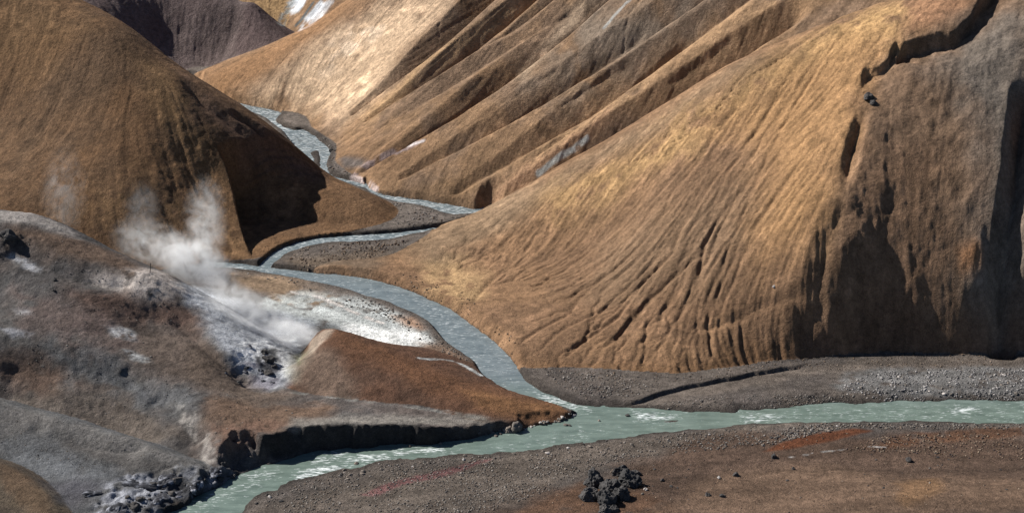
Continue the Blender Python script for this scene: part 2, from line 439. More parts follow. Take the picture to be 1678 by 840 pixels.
BED = np.zeros((NY, NX), bool)
SHORE = np.full((NY, NX), 50.0, np.float32)
WB = (zfloor(GY) + WL).astype(np.float32)
wetw = 0.25
for poly, slope, sd in ((R1, 3.2, 31), (R2, 1.2, 32), (R3, 1.8, 33), (R5, 2.2, 34)):
    sl, m, s = polymask(poly, 7.0, 0.7 if sd == 31 else wetw, 2.5, sd)
    SHORE[sl] = np.minimum(SHORE[sl], -s)
    bank = WB[sl] + 0.02 + np.where(s < 0, np.clip(-s, 0, 9) * (slope if sd != 31 else np.where(GX[sl] < 9, np.clip(2.6 + 4.0 * fbm(GX[sl], GY[sl], 5.5, 3, 39), .7, 5), 0.30)) * (1 + (0.5 if sd == 31 else 0.2) * fbm(GX[sl], GY[sl], 1.6, 3, sd + 5)), 0)
    bank = np.where(s < (-6.5 if sd == 31 else -2.5), 99, bank)
    bed = WB[sl] - 0.08 - 0.35 * sstep(0, 1.5, s)
    Z[sl] = np.where(s > 0, np.minimum(Z[sl], bed), np.minimum(Z[sl], bank))
    BED[sl] |= s > 0
REG[BED] = 0
REG = np.where((SHORE < 3) & (REG == 1) & (Z < WB + 0.35), 0, REG)
# gravel bars that stand out of the water
for px, h in (([(466, 194), (492, 192), (500, 204), (488, 214), (468, 208)], 0.5), ([(507, 250), (522, 246), (526, 262), (522, 284), (508, 280), (512, 262)], 0.42), ([(1060, 690), (1120, 684), (1100, 694)], 0.30)):
    sl, m, s = polymask(at_floor(*curve(np.array(px + px[:1], float), 4).T, WL), 0.8, 0.3, 2)
    Z[sl] = np.maximum(Z[sl], WB[sl] - 0.3 + h * 1.15 * m)

# ------------------------------------------------------------------ relief: flow lines, rills, crumbs
HILL = np.isin(REG, [1, 2, 3, 4, 5]).astype(np.float32)
HILLs = blur(HILL, 5, 2) * HILL
AMP = np.zeros((NY, NX), np.float32)
for r, a in ((1, 0.36), (2, 0.6), (3, 0.8), (4, 0.7), (5, 0.55), (6, 0.3), (7, 0.3), (8, 0.3), (9, 0.3), (0, 0.04)):
    AMP[REG == r] = a
AMP[BED] = 0
AMP = blur(AMP, 4, 2)

def grad(F):
    gy_, gx_ = np.gradient(F, GS)
    return gx_.astype(np.float32), gy_.astype(np.float32)

Zs = blur(np.where(np.isin(REG, [4, 5]), Zb, Z), 5, 2)
gx_, gy_ = grad(Zs)
gl = np.sqrt(gx_ ** 2 + gy_ ** 2) + 1e-4
sx_, sy_ = grad(blur(Z, 3, 2))
SLOPE = np.sqrt(sx_ ** 2 + sy_ ** 2) + 1e-4
ux, uy = gx_ / gl, gy_ / gl
# line-integral noise: streaks that follow the fall line
def lic(seedn, scale, steps, h):
    n0 = (rng.random((NY, NX)).astype(np.float32) if scale <= GS else (fbm(GX, GY, scale, 2, seedn) + 1) * 0.5)
    acc = n0.copy(); cnt = 1
    for sg in (1, -1):
        px = GX.copy(); py = GY.copy()
        for k in range(steps):
            dx = bilin(ux, px, py); dy = bilin(uy, px, py)
            px += sg * h * dx; py += sg * h * dy
            acc += bilin(n0, px, py); cnt += 1
    acc /= cnt
    m, sdv = acc.mean(), acc.std()
    return np.clip((acc - m) / sdv, -2.5, 2.5)
L1 = lic(1, 1.1, 9, 0.9)
L2 = lic(2, 0.3, 9, 0.45)
Z += AMP * (0.045 * L1 + 0.036 * L2) * sstep(0.08, 0.4, SLOPE)

# running water: particles follow the slope, dig where many pass
def rills(region, n, steps, k, passes=2, top=None, expo=0.5, inertia=0.55, seedbox=None):
    global Z
    ids = np.flatnonzero((REG == region) & (SLOPE > 0.25) if seedbox is None else seedbox)
    tot = np.zeros(NX * NY, np.float32)
    for ps in range(passes):
        g1, g2 = grad(blur(Z, 1, 1))
        c = rng.choice(ids, n)
        px = gx[c % NX].astype(np.float32) + rng.uniform(-.1, .1, n).astype(np.float32)
        py = gy[c // NX].astype(np.float32) + rng.uniform(-.1, .1, n).astype(np.float32)
        vx = np.zeros(n, np.float32); vy = np.zeros(n, np.float32)
        vis = np.zeros(NX * NY, np.float32)
        live = np.ones(n, np.float32)
        for t in range(steps):
            ax = bilin(g1, px, py); ay = bilin(g2, px, py)
            al = np.sqrt(ax * ax + ay * ay) + 1e-4
            live *= (al > 0.12)
            vx = inertia * vx - (1 - inertia) * ax / al; vy = inertia * vy - (1 - inertia) * ay / al
            vl = np.sqrt(vx * vx + vy * vy) + 1e-4
            px = np.clip(px + 0.2 * vx / vl, X0, X1 - 0.3); py = np.clip(py + 0.2 * vy / vl, Y0, Y1 - 0.3)
            i = ((py - Y0) / GS + 0.5).astype(np.int32) * NX + ((px - X0) / GS + 0.5).astype(np.int32)
            vis += np.bincount(i, live, NX * NY).astype(np.float32)
        v = vis.reshape(NY, NX)
        dig = k * np.maximum(v - 1.5, 0) ** expo
        dig = np.minimum(dig, k * 9)
        dig = 0.55 * dig + 0.45 * blur(dig, 1, 1)
        dig *= (REG == region)
        Z -= dig
        tot += vis
    return tot.reshape(NY, NX)

face = (REG == 5) & (SLOPE > 0.25)
fx0 = at(1330, 300, 250)[0]
rills(5, 60000, 170, 0.003, 1)
rills(1, 50000, 110, 0.003, 1)
rills(6, 20000, 60, 0.006, 1)
rills(2, 8000, 80, 0.012, 1)

def trace_rills(ids, n, lmin, lmax, depth, lump, lscale, seed, wide=0.5):
    """single threads of water: thin wandering channels that run together downhill"""
    global Z
    g1, g2 = grad(blur(Z, 4, 2) + lump * fbm(GX, GY, lscale, 3, seed))
    c = rng.choice(ids, n)
    px = gx[c % NX].astype(np.float32); py = gy[c // NX].astype(np.float32)
    vx = np.zeros(n, np.float32); vy = np.zeros(n, np.float32)
    life = rng.uniform(lmin, lmax, n) / 0.1; st = rng.uniform(.4, 1, n)
    dig = np.zeros(NX * NY, np.float32)
    for t in range(int(lmax / 0.1)):
        ax = bilin(g1, px, py); ay = bilin(g2, px, py); al = np.sqrt(ax * ax + ay * ay) + 1e-4
        vx = .7 * vx - .3 * ax / al; vy = .7 * vy - .3 * ay / al
        vl = np.sqrt(vx * vx + vy * vy) + 1e-4
        px = np.clip(px + 0.1 * vx / vl, X0, X1 - .3); py = np.clip(py + 0.1 * vy / vl, Y0, Y1 - .3)
        i = ((py - Y0) / GS + 0.5).astype(np.int32) * NX + ((px - X0) / GS + 0.5).astype(np.int32)
        f = st * np.clip(np.minimum(t, life - t) / (0.25 * life), 0, 1)
        np.maximum.at(dig, i, f.astype(np.float32))
    d = dig.reshape(NY, NX)
    d = (1 - wide) * d + wide * 3.0 * blur(d, 1, 1)
    Z -= depth * np.minimum(d, 1.4) * np.isin(REG, [1, 4, 5]) * ~BED

flank = (REG == 5) & (SLOPE > 0.25) & (GX < 42 + 0.25 * (GY - 236))
trace_rills(np.flatnonzero(flank & (GY < 279)), 900, 5, 22, 0.135, .34, 2.6, 301)
trace_rills(np.flatnonzero(flank & (GY < 262)), 60, 12, 36, 0.21, .45, 4.0, 302)
trace_rills(np.flatnonzero((REG == 4)), 350, 4, 22, 0.10, .05, 4.0, 303)
trace_rills(np.flatnonzero((REG == 1)), 600, 3, 12, 0.06, .3, 3.0, 304)

# deep old rills on the flank of the right hill
Zr = Z.copy()
for pts, dp, wd in (
        ([(917, 598), (935, 575), (975, 545), (1010, 520), (1025, 500), (1045, 475), (1075, 440), (1100, 415), (1112, 385), (1125, 360)], 0.75, 0.7),
        ([(975, 580), (1000, 560), (1030, 530), (1053, 503), (1085, 470), (1125, 435), (1150, 410), (1165, 380), (1195, 335), (1215, 300)], 0.7, 0.7),
        ([(840, 568), (890, 535), (930, 515), (950, 490), (975, 465), (1010, 430)], 0.5, 0.6),
        ([(875, 580), (920, 540), (960, 520), (1000, 500), (1040, 470)], 0.4, 0.6),
        ([(1080, 535), (1085, 510), (1105, 490), (1120, 460), (1130, 430)], 0.55, 0.6),
        ([(1140, 478), (1148, 440), (1150, 410), (1160, 385)], 0.5, 0.6),
        ([(1180, 505), (1178, 475), (1190, 420), (1210, 370), (1240, 300), (1260, 250)], 0.45, 0.6),
        ([(770, 500), (800, 465), (850, 420), (885, 385)], 0.5, 0.9),
        ([(1050, 400), (1065, 375), (1085, 350), (1105, 310), (1140, 270), (1190, 200), (1230, 150)], 0.45, 0.6),
        ([(1120, 400), (1135, 370), (1170, 330), (1200, 270), (1250, 200), (1290, 140), (1330, 95)], 0.45, 0.6),
        ([(1215, 340), (1240, 290), (1270, 230), (1310, 160), (1350, 100)], 0.4, 0.55),
        ([(1000, 440), (1020, 405), (1050, 370), (1075, 330)], 0.4, 0.55),
        ([(1600, 20), (1560, 10), (1500, 20)], 0.2, 0.5),
        ([(1478, 95), (1472, 60), (1480, 20), (1492, 0)], 0.18, 0.4), ([(1466, 98), (1460, 60), (1468, 20), (1478, 0)], 0.16, 0.4)):
    gully(pts, dp * 0.5, wd * 0.8, 1.0, 0.25, 2.0, 0.12, Zs=Zr)
for k in range(0):
    a = rng.uniform(0, 1)
    x0 = rng.uniform(840, 1330); y0 = rng.uniform(300, 570) - max(0, (x0 - 1100)) * 0.7
    ln = rng.uniform(40, 120); tx = 0.42 + 0.25 * (y0 - 300) / 270
    gully([(x0, y0), (x0 + tx * ln * 0.5, y0 - 0.5 * ln), (x0 + tx * ln * 0.9, y0 - ln)], rng.uniform(0.06, 0.2), rng.uniform(0.45, 0.7), 1.0, 0.3, 2.0, 0.25, seed=100 + k, Zs=Zr)

# lumps and crumbs everywhere
rough = np.where(REG == 0, 0.35, 1.0).astype(np.float32) * np.where(BED, 0.2, 1)
rough = rough * np.where((REG == 5) | (REG == 4), .45, np.where(REG == 6, 1.9, 1))
Z += rough * (0.10 * fbm(GX, GY, 3.2, 3, 41) + 0.05 * fbm(GX, GY, 0.9, 2, 42) + 0.02 * (rng.random((NY, NX)).astype(np.float32) - 0.5))
steep = sstep(0.7, 1.3, SLOPE)
Z += steep * HILLs * 0.40 * fbm(GX, GY, 2.0, 4, 47) * np.where(REG == 4, .25, np.where(REG == 1, .1, .6))
rightface = sstep(34, 44, GX - 0.25 * (GY - 236)) * (REG == 5)
Z += rightface * HILLs * (0.34 * fbm(GX, GY, 2.6, 4, 48, .5) + 0.6 * (0.3 - np.abs(fbm(GX, GY, 5.5, 4, 49, .5))) - 0.08 * np.clip(0.12 - np.abs(fbm(GX, GY * .6, 2.2, 3, 58)), 0, 1) / .12)
for px, h in (([(150, 835), (195, 785), (270, 770), (370, 762), (388, 776), (300, 838), (200, 855)], .5), ([(365, 580), (400, 556), (470, 560), (468, 632), (400, 640), (360, 610)], .18), ([(0, 380), (30, 380), (40, 405), (0, 410)], .5),
              ([(400, 735), (440, 712), (560, 695), (700, 695), (860, 695), (860, 705), (700, 722), (540, 735), (420, 765)], .35)):
    sl, m, _ = polymask(surf(curve(np.array(px + px[:1], float), 4), Z)[:, :2], 1.0, .8, 2, 15)
    rid = 1 - 2 * np.abs(fbm(GX[sl], GY[sl], 2.8, 5, 55, .62))
    Z[sl] += m * h * (rid - .55 + .5 * fbm(GX[sl], GY[sl], .7, 2, 56)) * ~BED[sl]

# footprints along the crest of the right hill
for line in ([(1085, 225), (1130, 205), (1170, 180), (1200, 150), (1240, 120), (1290, 90), (1340, 62), (1400, 35)], [(1020, 275), (1060, 255), (1100, 235), (1150, 205), (1195, 165)]):
    w = densify(surf(curve(line), Zr), 0.75)
    for i, p in enumerate(w):
        q = p[:2] + rng.uniform(-.25, .25, 2)
        ix = int((q[0] - X0) / GS); iy = int((q[1] - Y0) / GS)
        Z[iy:iy + 2, ix:ix + 2] -= 0.16
        Z[iy - 1, ix:ix + 2] += 0.07

# ------------------------------------------------------------------ soil colours (albedo), laid out on the ground itself
C = np.zeros((NY, NX, 3), np.float32)
n_big = fbm(GX, GY, 22, 4, 61); n_mid = fbm(GX, GY, 6, 4, 62); n_sm = fbm(GX, GY, 1.3, 3, 63)
def mixc(a, b, t):
    return np.asarray(a, np.float32) + (np.asarray(b, np.float32) - np.asarray(a, np.float32)) * t[..., None]
base = {0: ((.150, .130, .115), (.105, .092, .085)), 1: ((.185, .108, .054), (.130, .080, .044)), 2: ((.165, .130, .125), (.115, .086, .085)),
        3: ((.33, .23, .12), (.24, .16, .09)), 4: ((.280, .182, .102), (.205, .142, .092)), 5: ((.270, .168, .092), (.195, .122, .070)),
        6: ((.150, .122, .108), (.095, .088, .088)), 7: ((.145, .080, .050), (.110, .066, .045)), 8: ((.165, .160, .160), (.120, .124, .132)), 9: ((.17, .14, .10), (.13, .105, .08))}
for r, (a, b) in base.items():
    m = REG == r
    C[m] = mixc(a, b, sstep(-0.35, 0.4, n_mid + 0.6 * n_big))[m]

def paint(px, col, strength=1.0, feather=2.0, warp=1.5, ws=5.0, breakup=0.0, bs=1.5, seed=70, regs=None, flat=False):
    w = surf(curve(np.array(list(px) + [px[0]], float), 4), Zr)[:, :2] if not flat else at_floor(*curve(np.array(list(px) + [px[0]], float), 4).T)
    sl, m, s = polymask(w, feather, warp, ws, seed)
    m = m * strength
    if breakup > 0:
        m = m * sstep(breakup - 0.35, breakup + 0.2, 0.5 + 0.9 * fbm(GX[sl], GY[sl], bs, 4, seed + 3))
    if regs is not None:
        m = m * np.isin(REG[sl], regs)
    C[sl] = C[sl] + (np.asarray(col, np.float32) - C[sl]) * m[..., None]

def line_paint(px, col, width, strength=1.0, breakup=0.0, seed=80, warp=0.4):
    w = surf(curve(px), Zr)[:, :2]
    sl, d, s, f = polydist(w, width * 2, warp, 3.0, False, seed)
    m = strength * sstep(width, width * 0.4, d)
    if breakup > 0:
        m = m * sstep(breakup - 0.3, breakup + 0.2, 0.5 + 0.9 * fbm(GX[sl], GY[sl], 1.2, 3, seed))
    C[sl] = C[sl] + (np.asarray(col, np.float32) - C[sl]) * m[..., None]

# left hill
paint([(0, 0), (110, 4), (140, 40), (60, 110), (0, 90)], (.25, .155, .075), .6, 6, 4, seed=71, regs=[1])
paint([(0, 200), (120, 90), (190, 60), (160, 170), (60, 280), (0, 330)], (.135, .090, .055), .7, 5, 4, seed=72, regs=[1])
paint([(90, 330), (250, 280), (370, 300), (405, 400), (340, 420), (180, 390)], (.265, .165, .080), .6, 5, 4, seed=73, regs=[1], breakup=.4)
paint([(240, 100), (330, 180), (360, 260), (330, 270), (270, 170)], (.26, .165, .075), .6, 4, 3, seed=74, regs=[1])
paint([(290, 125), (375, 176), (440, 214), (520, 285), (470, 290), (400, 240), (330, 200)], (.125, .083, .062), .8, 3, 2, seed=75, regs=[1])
paint([(540, 300), (640, 340), (660, 352), (600, 375), (540, 388), (530, 340)], (.175, .105, .055), .8, 3, 2, seed=76, regs=[1])
# far slope, with lingering snow
paint([(395, -5), (480, -5), (470, 40), (430, 20)], (.40, .27, .13), .8, 3, 2, seed=77, regs=[3])
paint([(498, 30), (526, 2), (544, 4), (526, 30), (504, 46), (486, 52)], (.66, .72, .80), .95, .5, .8, 2, .25, 1.5, seed=78, regs=[3, 4])
paint([(474, 2), (502, -12), (496, 12), (480, 24)], (.66, .72, .80), .95, .5, .8, 2, .25, 1.5, seed=79, regs=[3, 4])
line_paint([(486, 42), (498, 28), (512, 6)], (.12, .15, .17), .7, .8)
line_paint([(460, 40), (470, 20), (480, -4)], (.26, .28, .28), 1.2, .8, .4)
# gullied hill
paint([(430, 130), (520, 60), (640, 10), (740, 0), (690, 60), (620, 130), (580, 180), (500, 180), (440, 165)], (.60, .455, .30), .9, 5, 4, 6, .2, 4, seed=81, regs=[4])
paint([(520, 95), (580, 45), (625, 30), (610, 70), (545, 120)], (.66, .54, .40), .8, 3, 3, 4, .5, 2.5, seed=82, regs=[4])
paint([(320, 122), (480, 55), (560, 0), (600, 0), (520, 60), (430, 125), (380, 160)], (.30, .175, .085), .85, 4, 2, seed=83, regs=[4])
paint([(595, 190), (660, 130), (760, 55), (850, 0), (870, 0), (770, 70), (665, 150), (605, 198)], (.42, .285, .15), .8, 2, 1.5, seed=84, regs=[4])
paint([(850, 140), (950, 40), (1000, 0), (1180, -10), (1050, 90), (930, 160)], (.215, .180, .140), .75, 6, 5, 7, .3, 4, seed=85, regs=[4])
paint([(860, 130), (905, 80), (960, 20), (985, 0), (960, 0), (900, 60), (850, 118)], (.42, .33, .23), .8, 1.5, 1, seed=86, regs=[4])
line_paint([(990, 45), (1010, 22), (1035, -2)], (.36, .37, .37), .45, .7, .35)
paint([(780, 325), (860, 260), (960, 180), (1060, 120), (1240, 0), (1330, 0), (1150, 100), (1060, 165), (960, 225), (850, 300), (800, 335)], (.40, .265, .145), .8, 3, 2.5, 5, .25, 3, seed=87, regs=[4])
paint([(790, 325), (850, 285), (950, 215), (1000, 175), (980, 200), (900, 265), (830, 315)], (.46, .285, .17), .8, 1.5, 1, seed=88, regs=[4])
line_paint([(880, 283), (905, 266), (935, 246), (960, 228)], (.50, .53, .52), .55, .9, .1)
paint([(540, 250), (620, 225), (700, 240), (640, 290), (600, 300), (560, 270)], (.215, .135, .075), .7, 3, 2, seed=89, regs=[4])
paint([(555, 262), (575, 255), (600, 258), (590, 275), (565, 275)], (.13, .115, .11), .9, 1, 1, seed=90)
paint([(640, 320), (720, 290), (800, 300), (790, 330), (700, 328)], (.20, .13, .068), .7, 2, 2, seed=91, regs=[4])
line_paint([(580, 288), (600, 272), (645, 252), (682, 236)], (.30, .24, .24), .9, .8, .45)
line_paint([(672, 238), (682, 235), (694, 231)], (.62, .56, .56), .5, 1, .2)
line_paint([(577, 293), (592, 301), (608, 309), (616, 316)], (.60, .50, .48), .8, 1, .3)
# right hill
paint([(690, 430), (720, 420), (770, 430), (790, 470), (750, 500), (700, 470)], (.47, .325, .165), .85, 2.5, 2, 4, .3, 1.6, seed=92, regs=[5])
paint([(640, 400), (800, 335), (1000, 235), (1200, 110), (1240, 110), (1080, 210), (920, 310), (780, 400), (700, 430)], (.255, .185, .115), .8, 4, 2, seed=93, regs=[5])
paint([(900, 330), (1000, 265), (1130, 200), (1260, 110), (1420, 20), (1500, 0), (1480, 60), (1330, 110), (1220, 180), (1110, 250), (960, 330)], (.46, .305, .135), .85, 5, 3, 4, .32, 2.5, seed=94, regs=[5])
paint([(1180, 180), (1320, 90), (1440, 50), (1430, 130), (1390, 250), (1370, 330), (1300, 420), (1240, 400), (1260, 280)], (.42, .255, .115), .75, 5, 4, seed=95, regs=[5])
paint([(1480, 60), (1500, 0), (1610, -20), (1600, 10), (1560, 35), (1500, 52)], (.36, .205, .115), .8, 2, 1, seed=96, regs=[5])
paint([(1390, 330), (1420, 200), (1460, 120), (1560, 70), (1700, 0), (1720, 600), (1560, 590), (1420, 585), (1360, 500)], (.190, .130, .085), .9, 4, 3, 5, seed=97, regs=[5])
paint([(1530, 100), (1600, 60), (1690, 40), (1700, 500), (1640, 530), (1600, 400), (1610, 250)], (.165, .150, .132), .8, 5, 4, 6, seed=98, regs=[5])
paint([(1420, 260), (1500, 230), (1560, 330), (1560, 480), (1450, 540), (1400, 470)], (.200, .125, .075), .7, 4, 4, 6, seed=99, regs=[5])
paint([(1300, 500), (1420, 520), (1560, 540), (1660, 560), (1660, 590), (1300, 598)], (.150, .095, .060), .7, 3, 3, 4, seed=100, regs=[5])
paint([(1570, 400), (1605, 395), (1610, 430), (1580, 440)], (.28, .14, .06), .7, 1, 1, seed=101, regs=[5])
paint([(1070, 330), (1200, 300), (1220, 420), (1080, 470), (960, 480), (1000, 400)], (.225, .155, .095), .7, 6, 4, seed=102, regs=[5])
paint([(830, 590), (960, 590), (1130, 590), (1280, 560), (1290, 590), (1130, 614), (960, 606)], (.20, .115, .055), .7, 2, 2, seed=103, regs=[5])
# valley floor
paint([(470, 425), (560, 415), (640, 410), (600, 440), (540, 446)], (.16, .125, .09), .8, 2, 2, seed=104, regs=[0, 5])
paint([(380, 448), (470, 460), (560, 490), (500, 500), (420, 480)], (.34, .25, .16), .8, 1.5, 2, seed=105, regs=[0, 6])
paint([(440, 480), (530, 480), (620, 505), (690, 545), (700, 562), (640, 565), (590, 555), (540, 535), (470, 530), (420, 510)], (.50, .54, .55), .9, 1.5, 1.5, 4, .22, 2, seed=106, regs=[0])
paint([(600, 530), (650, 540), (695, 550), (702, 562), (670, 568), (620, 560), (570, 545), (560, 532)], (.84, .86, .87), .95, .8, 1, 3, .22, .7, seed=107, regs=[0])
line_paint([(480, 478), (530, 490), (580, 512), (630, 530)], (.74, .70, .68), .5, .9, .2)
line_paint([(690, 588), (730, 589), (760, 599), (790, 614)], (.60, .64, .66), .5, .9, .3)
paint([(690, 560), (740, 570), (780, 600), (770, 590), (740, 600), (700, 585)], (.22, .15, .10), .7, 1, 1, seed=108, regs=[0])
paint([(640, 515), (670, 520), (690, 540), (660, 535)], (.36, .22, .13), .7, 1, 1, seed=109, regs=[0])
# steaming hollow: bluish clay with white crusts
paint([(290, 462), (350, 478), (430, 505), (520, 535), (480, 580), (470, 630), (420, 640), (380, 600), (350, 560)], (.46, .51, .58), .9, 1.5, 1, 3, seed=110)
paint([(400, 560), (450, 550), (510, 550), (480, 580), (470, 620), (440, 600), (390, 585)], (.78, .81, .85), .95, 1, 1, 2, .30, 1.4, seed=111)
paint([(380, 595), (440, 590), (460, 630), (420, 640), (390, 625)], (.30, .29, .36), .9, .8, 1, 2, .4, 1.2, seed=112)
paint([(420, 575), (450, 570), (462, 595), (445, 615), (425, 600)], (.03, .03, .035), .9, .5, .8, 2, .4, 1.1, seed=145)
paint([(470, 590), (500, 575), (520, 560), (505, 600), (490, 625), (470, 620)], (.36, .35, .28), .6, .8, .6, 2, seed=113)
paint([(485, 580), (500, 572), (500, 585), (488, 605)], (.20, .22, .12), .6, .5, .5, 2, .45, .8, seed=114)
# near slope
paint([(0, 345), (50, 350), (110, 372), (120, 390), (60, 372), (0, 358)], (.34, .31, .29), .8, 1, 1, seed=115, regs=[6])
paint([(20, 375), (100, 380), (230, 435), (180, 450), (90, 420), (20, 400)], (.150, .098, .062), .9, 2, 2, 4, seed=116, regs=[6])
paint([(150, 455), (240, 440), (285, 455), (300, 480), (250, 495), (190, 480)], (.60, .53, .48), .9, 1.5, 1.5, 3, .22, 1.6, seed=117, regs=[6])
paint([(110, 470), (230, 490), (310, 500), (330, 545), (230, 530), (140, 510)], (.150, .092, .066), .9, 2, 2, 3, seed=118, regs=[6])
paint([(200, 540), (320, 550), (390, 600), (330, 620), (230, 600)], (.150, .112, .086), .8, 2, 2, 3, seed=119, regs=[6])
paint([(0, 470), (90, 490), (160, 560), (240, 620), (160, 630), (60, 600), (0, 560)], (.115, .112, .112), .85, 3, 3, 4, .3, 3, seed=120, regs=[6])
for q, cc in (([(10, 420), (30, 420), (68, 440), (60, 444), (30, 436)], (.45, .47, .52)), ([(175, 535), (195, 533), (222, 548), (215, 556), (185, 548)], (.48, .49, .52)), ([(22, 506), (40, 504), (48, 512), (30, 514)], (.45, .46, .50)),
              ([(0, 538), (30, 540), (50, 548), (20, 552)], (.40, .42, .48)), ([(200, 575), (220, 578), (245, 595), (220, 590)], (.42, .44, .46))):
    paint(q, cc, .85, .6, .8, 2, .3, .8, seed=121 + len(q), regs=[6])
paint([(270, 660), (300, 670), (340, 700), (350, 760), (330, 740), (300, 690)], (.42, .39, .36), .8, .8, 1.4, 2, .45, 1, seed=122, regs=[6])
paint([(340, 650), (440, 660), (540, 665), (480, 700), (400, 720), (350, 700)], (.205, .125, .070), .8, 2, 2, 3, seed=123, regs=[6])
paint([(340, 700), (420, 690), (470, 695), (420, 720), (400, 740), (360, 735)], (.24, .135, .085), .7, 1, 1.5, 2, .35, 1, seed=124, regs=[6])
paint([(480, 685), (620, 680), (800, 685), (830, 695), (640, 695), (500, 705)], (.27, .25, .22), .85, 1, 1, 3, seed=125, regs=[6, 7])
line_paint([(480, 645), (560, 652), (680, 668), (800, 684)], (.30, .30, .28), .6, .6, .45)
paint([(0, 660), (80, 640), (200, 660), (300, 720), (200, 710), (80, 670)], (.185, .150, .118), .8, 2, 2, 3, seed=126, regs=[6])
paint([(20, 470), (140, 500), (220, 560), (120, 570), (30, 520)], (.185, .130, .112), .7, 2.5, 3, 4, .3, 3, seed=150, regs=[6])
paint([(60, 560), (200, 600), (330, 650), (240, 660), (100, 620)], (.125, .135, .150), .8, 2.5, 3, 4, .3, 3, seed=151, regs=[6])
paint([(0, 580), (70, 590), (130, 630), (60, 640), (0, 630)], (.16, .10, .065), .8, 2, 2, 4, .3, 2, seed=152, regs=[6])
paint([(330, 570), (400, 620), (480, 650), (400, 660), (300, 620)], (.165, .120, .085), .8, 2, 2, 4, seed=153, regs=[6])
paint([(100, 700), (220, 735), (300, 765), (220, 770), (110, 735)], (.115, .105, .100), .7, 1.5, 1.5, 3, seed=154, regs=[8])
# rust mound
paint([(545, 538), (620, 568), (720, 608), (860, 652), (935, 671), (860, 682), (700, 640), (580, 575)], (.185, .094, .048), .8, 2, 1.5, 3, seed=127, regs=[7])
paint([(760, 640), (860, 655), (935, 671), (870, 690), (800, 672)], (.27, .145, .065), .8, 1.5, 1, 3, seed=128, regs=[7])
paint([(490, 590), (540, 570), (580, 640), (560, 655), (500, 645)], (.205, .155, .120), .8, 1.5, 1, 3, seed=129, regs=[7])
paint([(505, 560), (530, 541), (545, 540), (530, 560), (510, 580)], (.48, .40, .32), .8, .5, .5, 2, seed=130, regs=[7])
# front spur
paint([(0, 660), (110, 686), (260, 735), (340, 768), (250, 760), (120, 720), (0, 690)], (.20, .19, .185), .8, 1.5, 1, 3, seed=131, regs=[8])
paint([(0, 720), (90, 740), (180, 780), (120, 800), (40, 770)], (.20, .215, .235), .8, 2, 1.5, 3, .3, 2, seed=132, regs=[8])
paint([(190, 780), (260, 775), (370, 765), (380, 775), (300, 830), (180, 850), (150, 830)], (.40, .43, .50), .85, 1, 1.2, 2, .50, 1.6, seed=133)
paint([(250, 790), (300, 775), (385, 768), (385, 778), (300, 838), (240, 850)], (.045, .047, .055), .9, .8, 1.0, 2, .48, 1.3, seed=146)
paint([(80, 790), (130, 780), (160, 800), (130, 830), (90, 820)], (.10, .10, .12), .8, 1.5, 1, 3, seed=147)
paint([(0, 757), (40, 778), (90, 830), (60, 840), (0, 790)], (.22, .145, .085), .6, 1, 1, 2, seed=134, regs=[9])
# front right bank
paint([(400, 845), (600, 790), (860, 745), (1250, 695), (1240, 720), (960, 770), (800, 845)], (.165, .140, .118), .8, 1.5, 1.5, 3, flat=True, seed=135)
paint([(800, 850), (960, 790), (1160, 720), (1400, 715), (1690, 720), (1690, 860)], (.115, .078, .056), .9, 2, 2, 4, flat=True, seed=136)
paint([(840, 860), (920, 810), (980, 790), (1080, 830), (1100, 860)], (.14, .082, .050), .8, 1.2, 1, 3, .25, 1.5, flat=True, seed=137)
paint([(1060, 860), (1190, 780), (1350, 765), (1500, 790), (1690, 800), (1690, 860)], (.20, .138, .095), .85, 2, 1.5, 4, flat=True, seed=138)
paint([(1470, 800), (1540, 795), (1540, 830), (1480, 850)], (.26, .160, .085), .8, 1, 1, 3, flat=True, seed=139)
paint([(1250, 742), (1300, 722), (1380, 706), (1430, 708), (1370, 722), (1290, 738)], (.135, .052, .024), .95, .35, .3, 2, flat=True, seed=140)
paint([(1420, 735), (1500, 712), (1690, 700), (1690, 715), (1560, 725), (1460, 735)], (.130, .068, .038), .8, .6, .5, 2, .3, 1.2, flat=True, seed=141)
paint([(590, 815), (640, 795), (700, 778), (800, 755), (790, 762), (720, 785), (660, 800), (620, 815)], (.22, .11, .11), .9, .35, .4, 2, flat=True, seed=142)
line_paint([(1290, 748), (1360, 740), (1420, 732), (1450, 732)], (.45, .45, .45), .25, .7, .5)
paint([(1390, 610), (1690, 605), (1690, 645), (1560, 650), (1380, 640)], (.20, .20, .205), .8, 1, 1, 3, .25, 1.5, flat=True, seed=143, regs=[0])
paint([(1290, 600), (1500, 588), (1690, 588), (1690, 600), (1400, 605), (1200, 640), (1080, 655), (1150, 630)], (.165, .140, .120), .8, 1, 1, 3, flat=True, seed=144, regs=[0])
C *= (1 + 0.16 * n_mid + 0.22 * n_sm + 0.14 * (rng.random((NY, NX)).astype(np.float32) - .5))[..., None]
C *= (1 + 0.07 * (AMP > .2) * L1)[..., None]
# pale flakes and darker crumbs of weathered clay
fl = sstep(0.10, 0.42, fbm(GX, GY, 1.1, 4, 66) + 0.5 * n_big) * sstep(-0.15, 0.3, fbm(GX, GY, 9, 3, 67)) * np.isin(REG, [1, 3, 4, 5])
C *= (1 + 0.38 * fl)[..., None]
dk = sstep(0.12, 0.45, fbm(GX, GY, 1.6, 4, 68) - 0.4 * n_big) * np.isin(REG, [1, 4, 5, 6, 7])
C *= (1 - 0.22 * dk)[..., None]
# near-black colour on the steep faces of the cut bank
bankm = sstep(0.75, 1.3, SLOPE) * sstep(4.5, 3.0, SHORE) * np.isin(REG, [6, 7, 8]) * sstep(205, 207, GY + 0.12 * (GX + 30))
C += (np.array([.040, .037, .036], np.float32) - C) * (0.9 * bankm)[..., None]
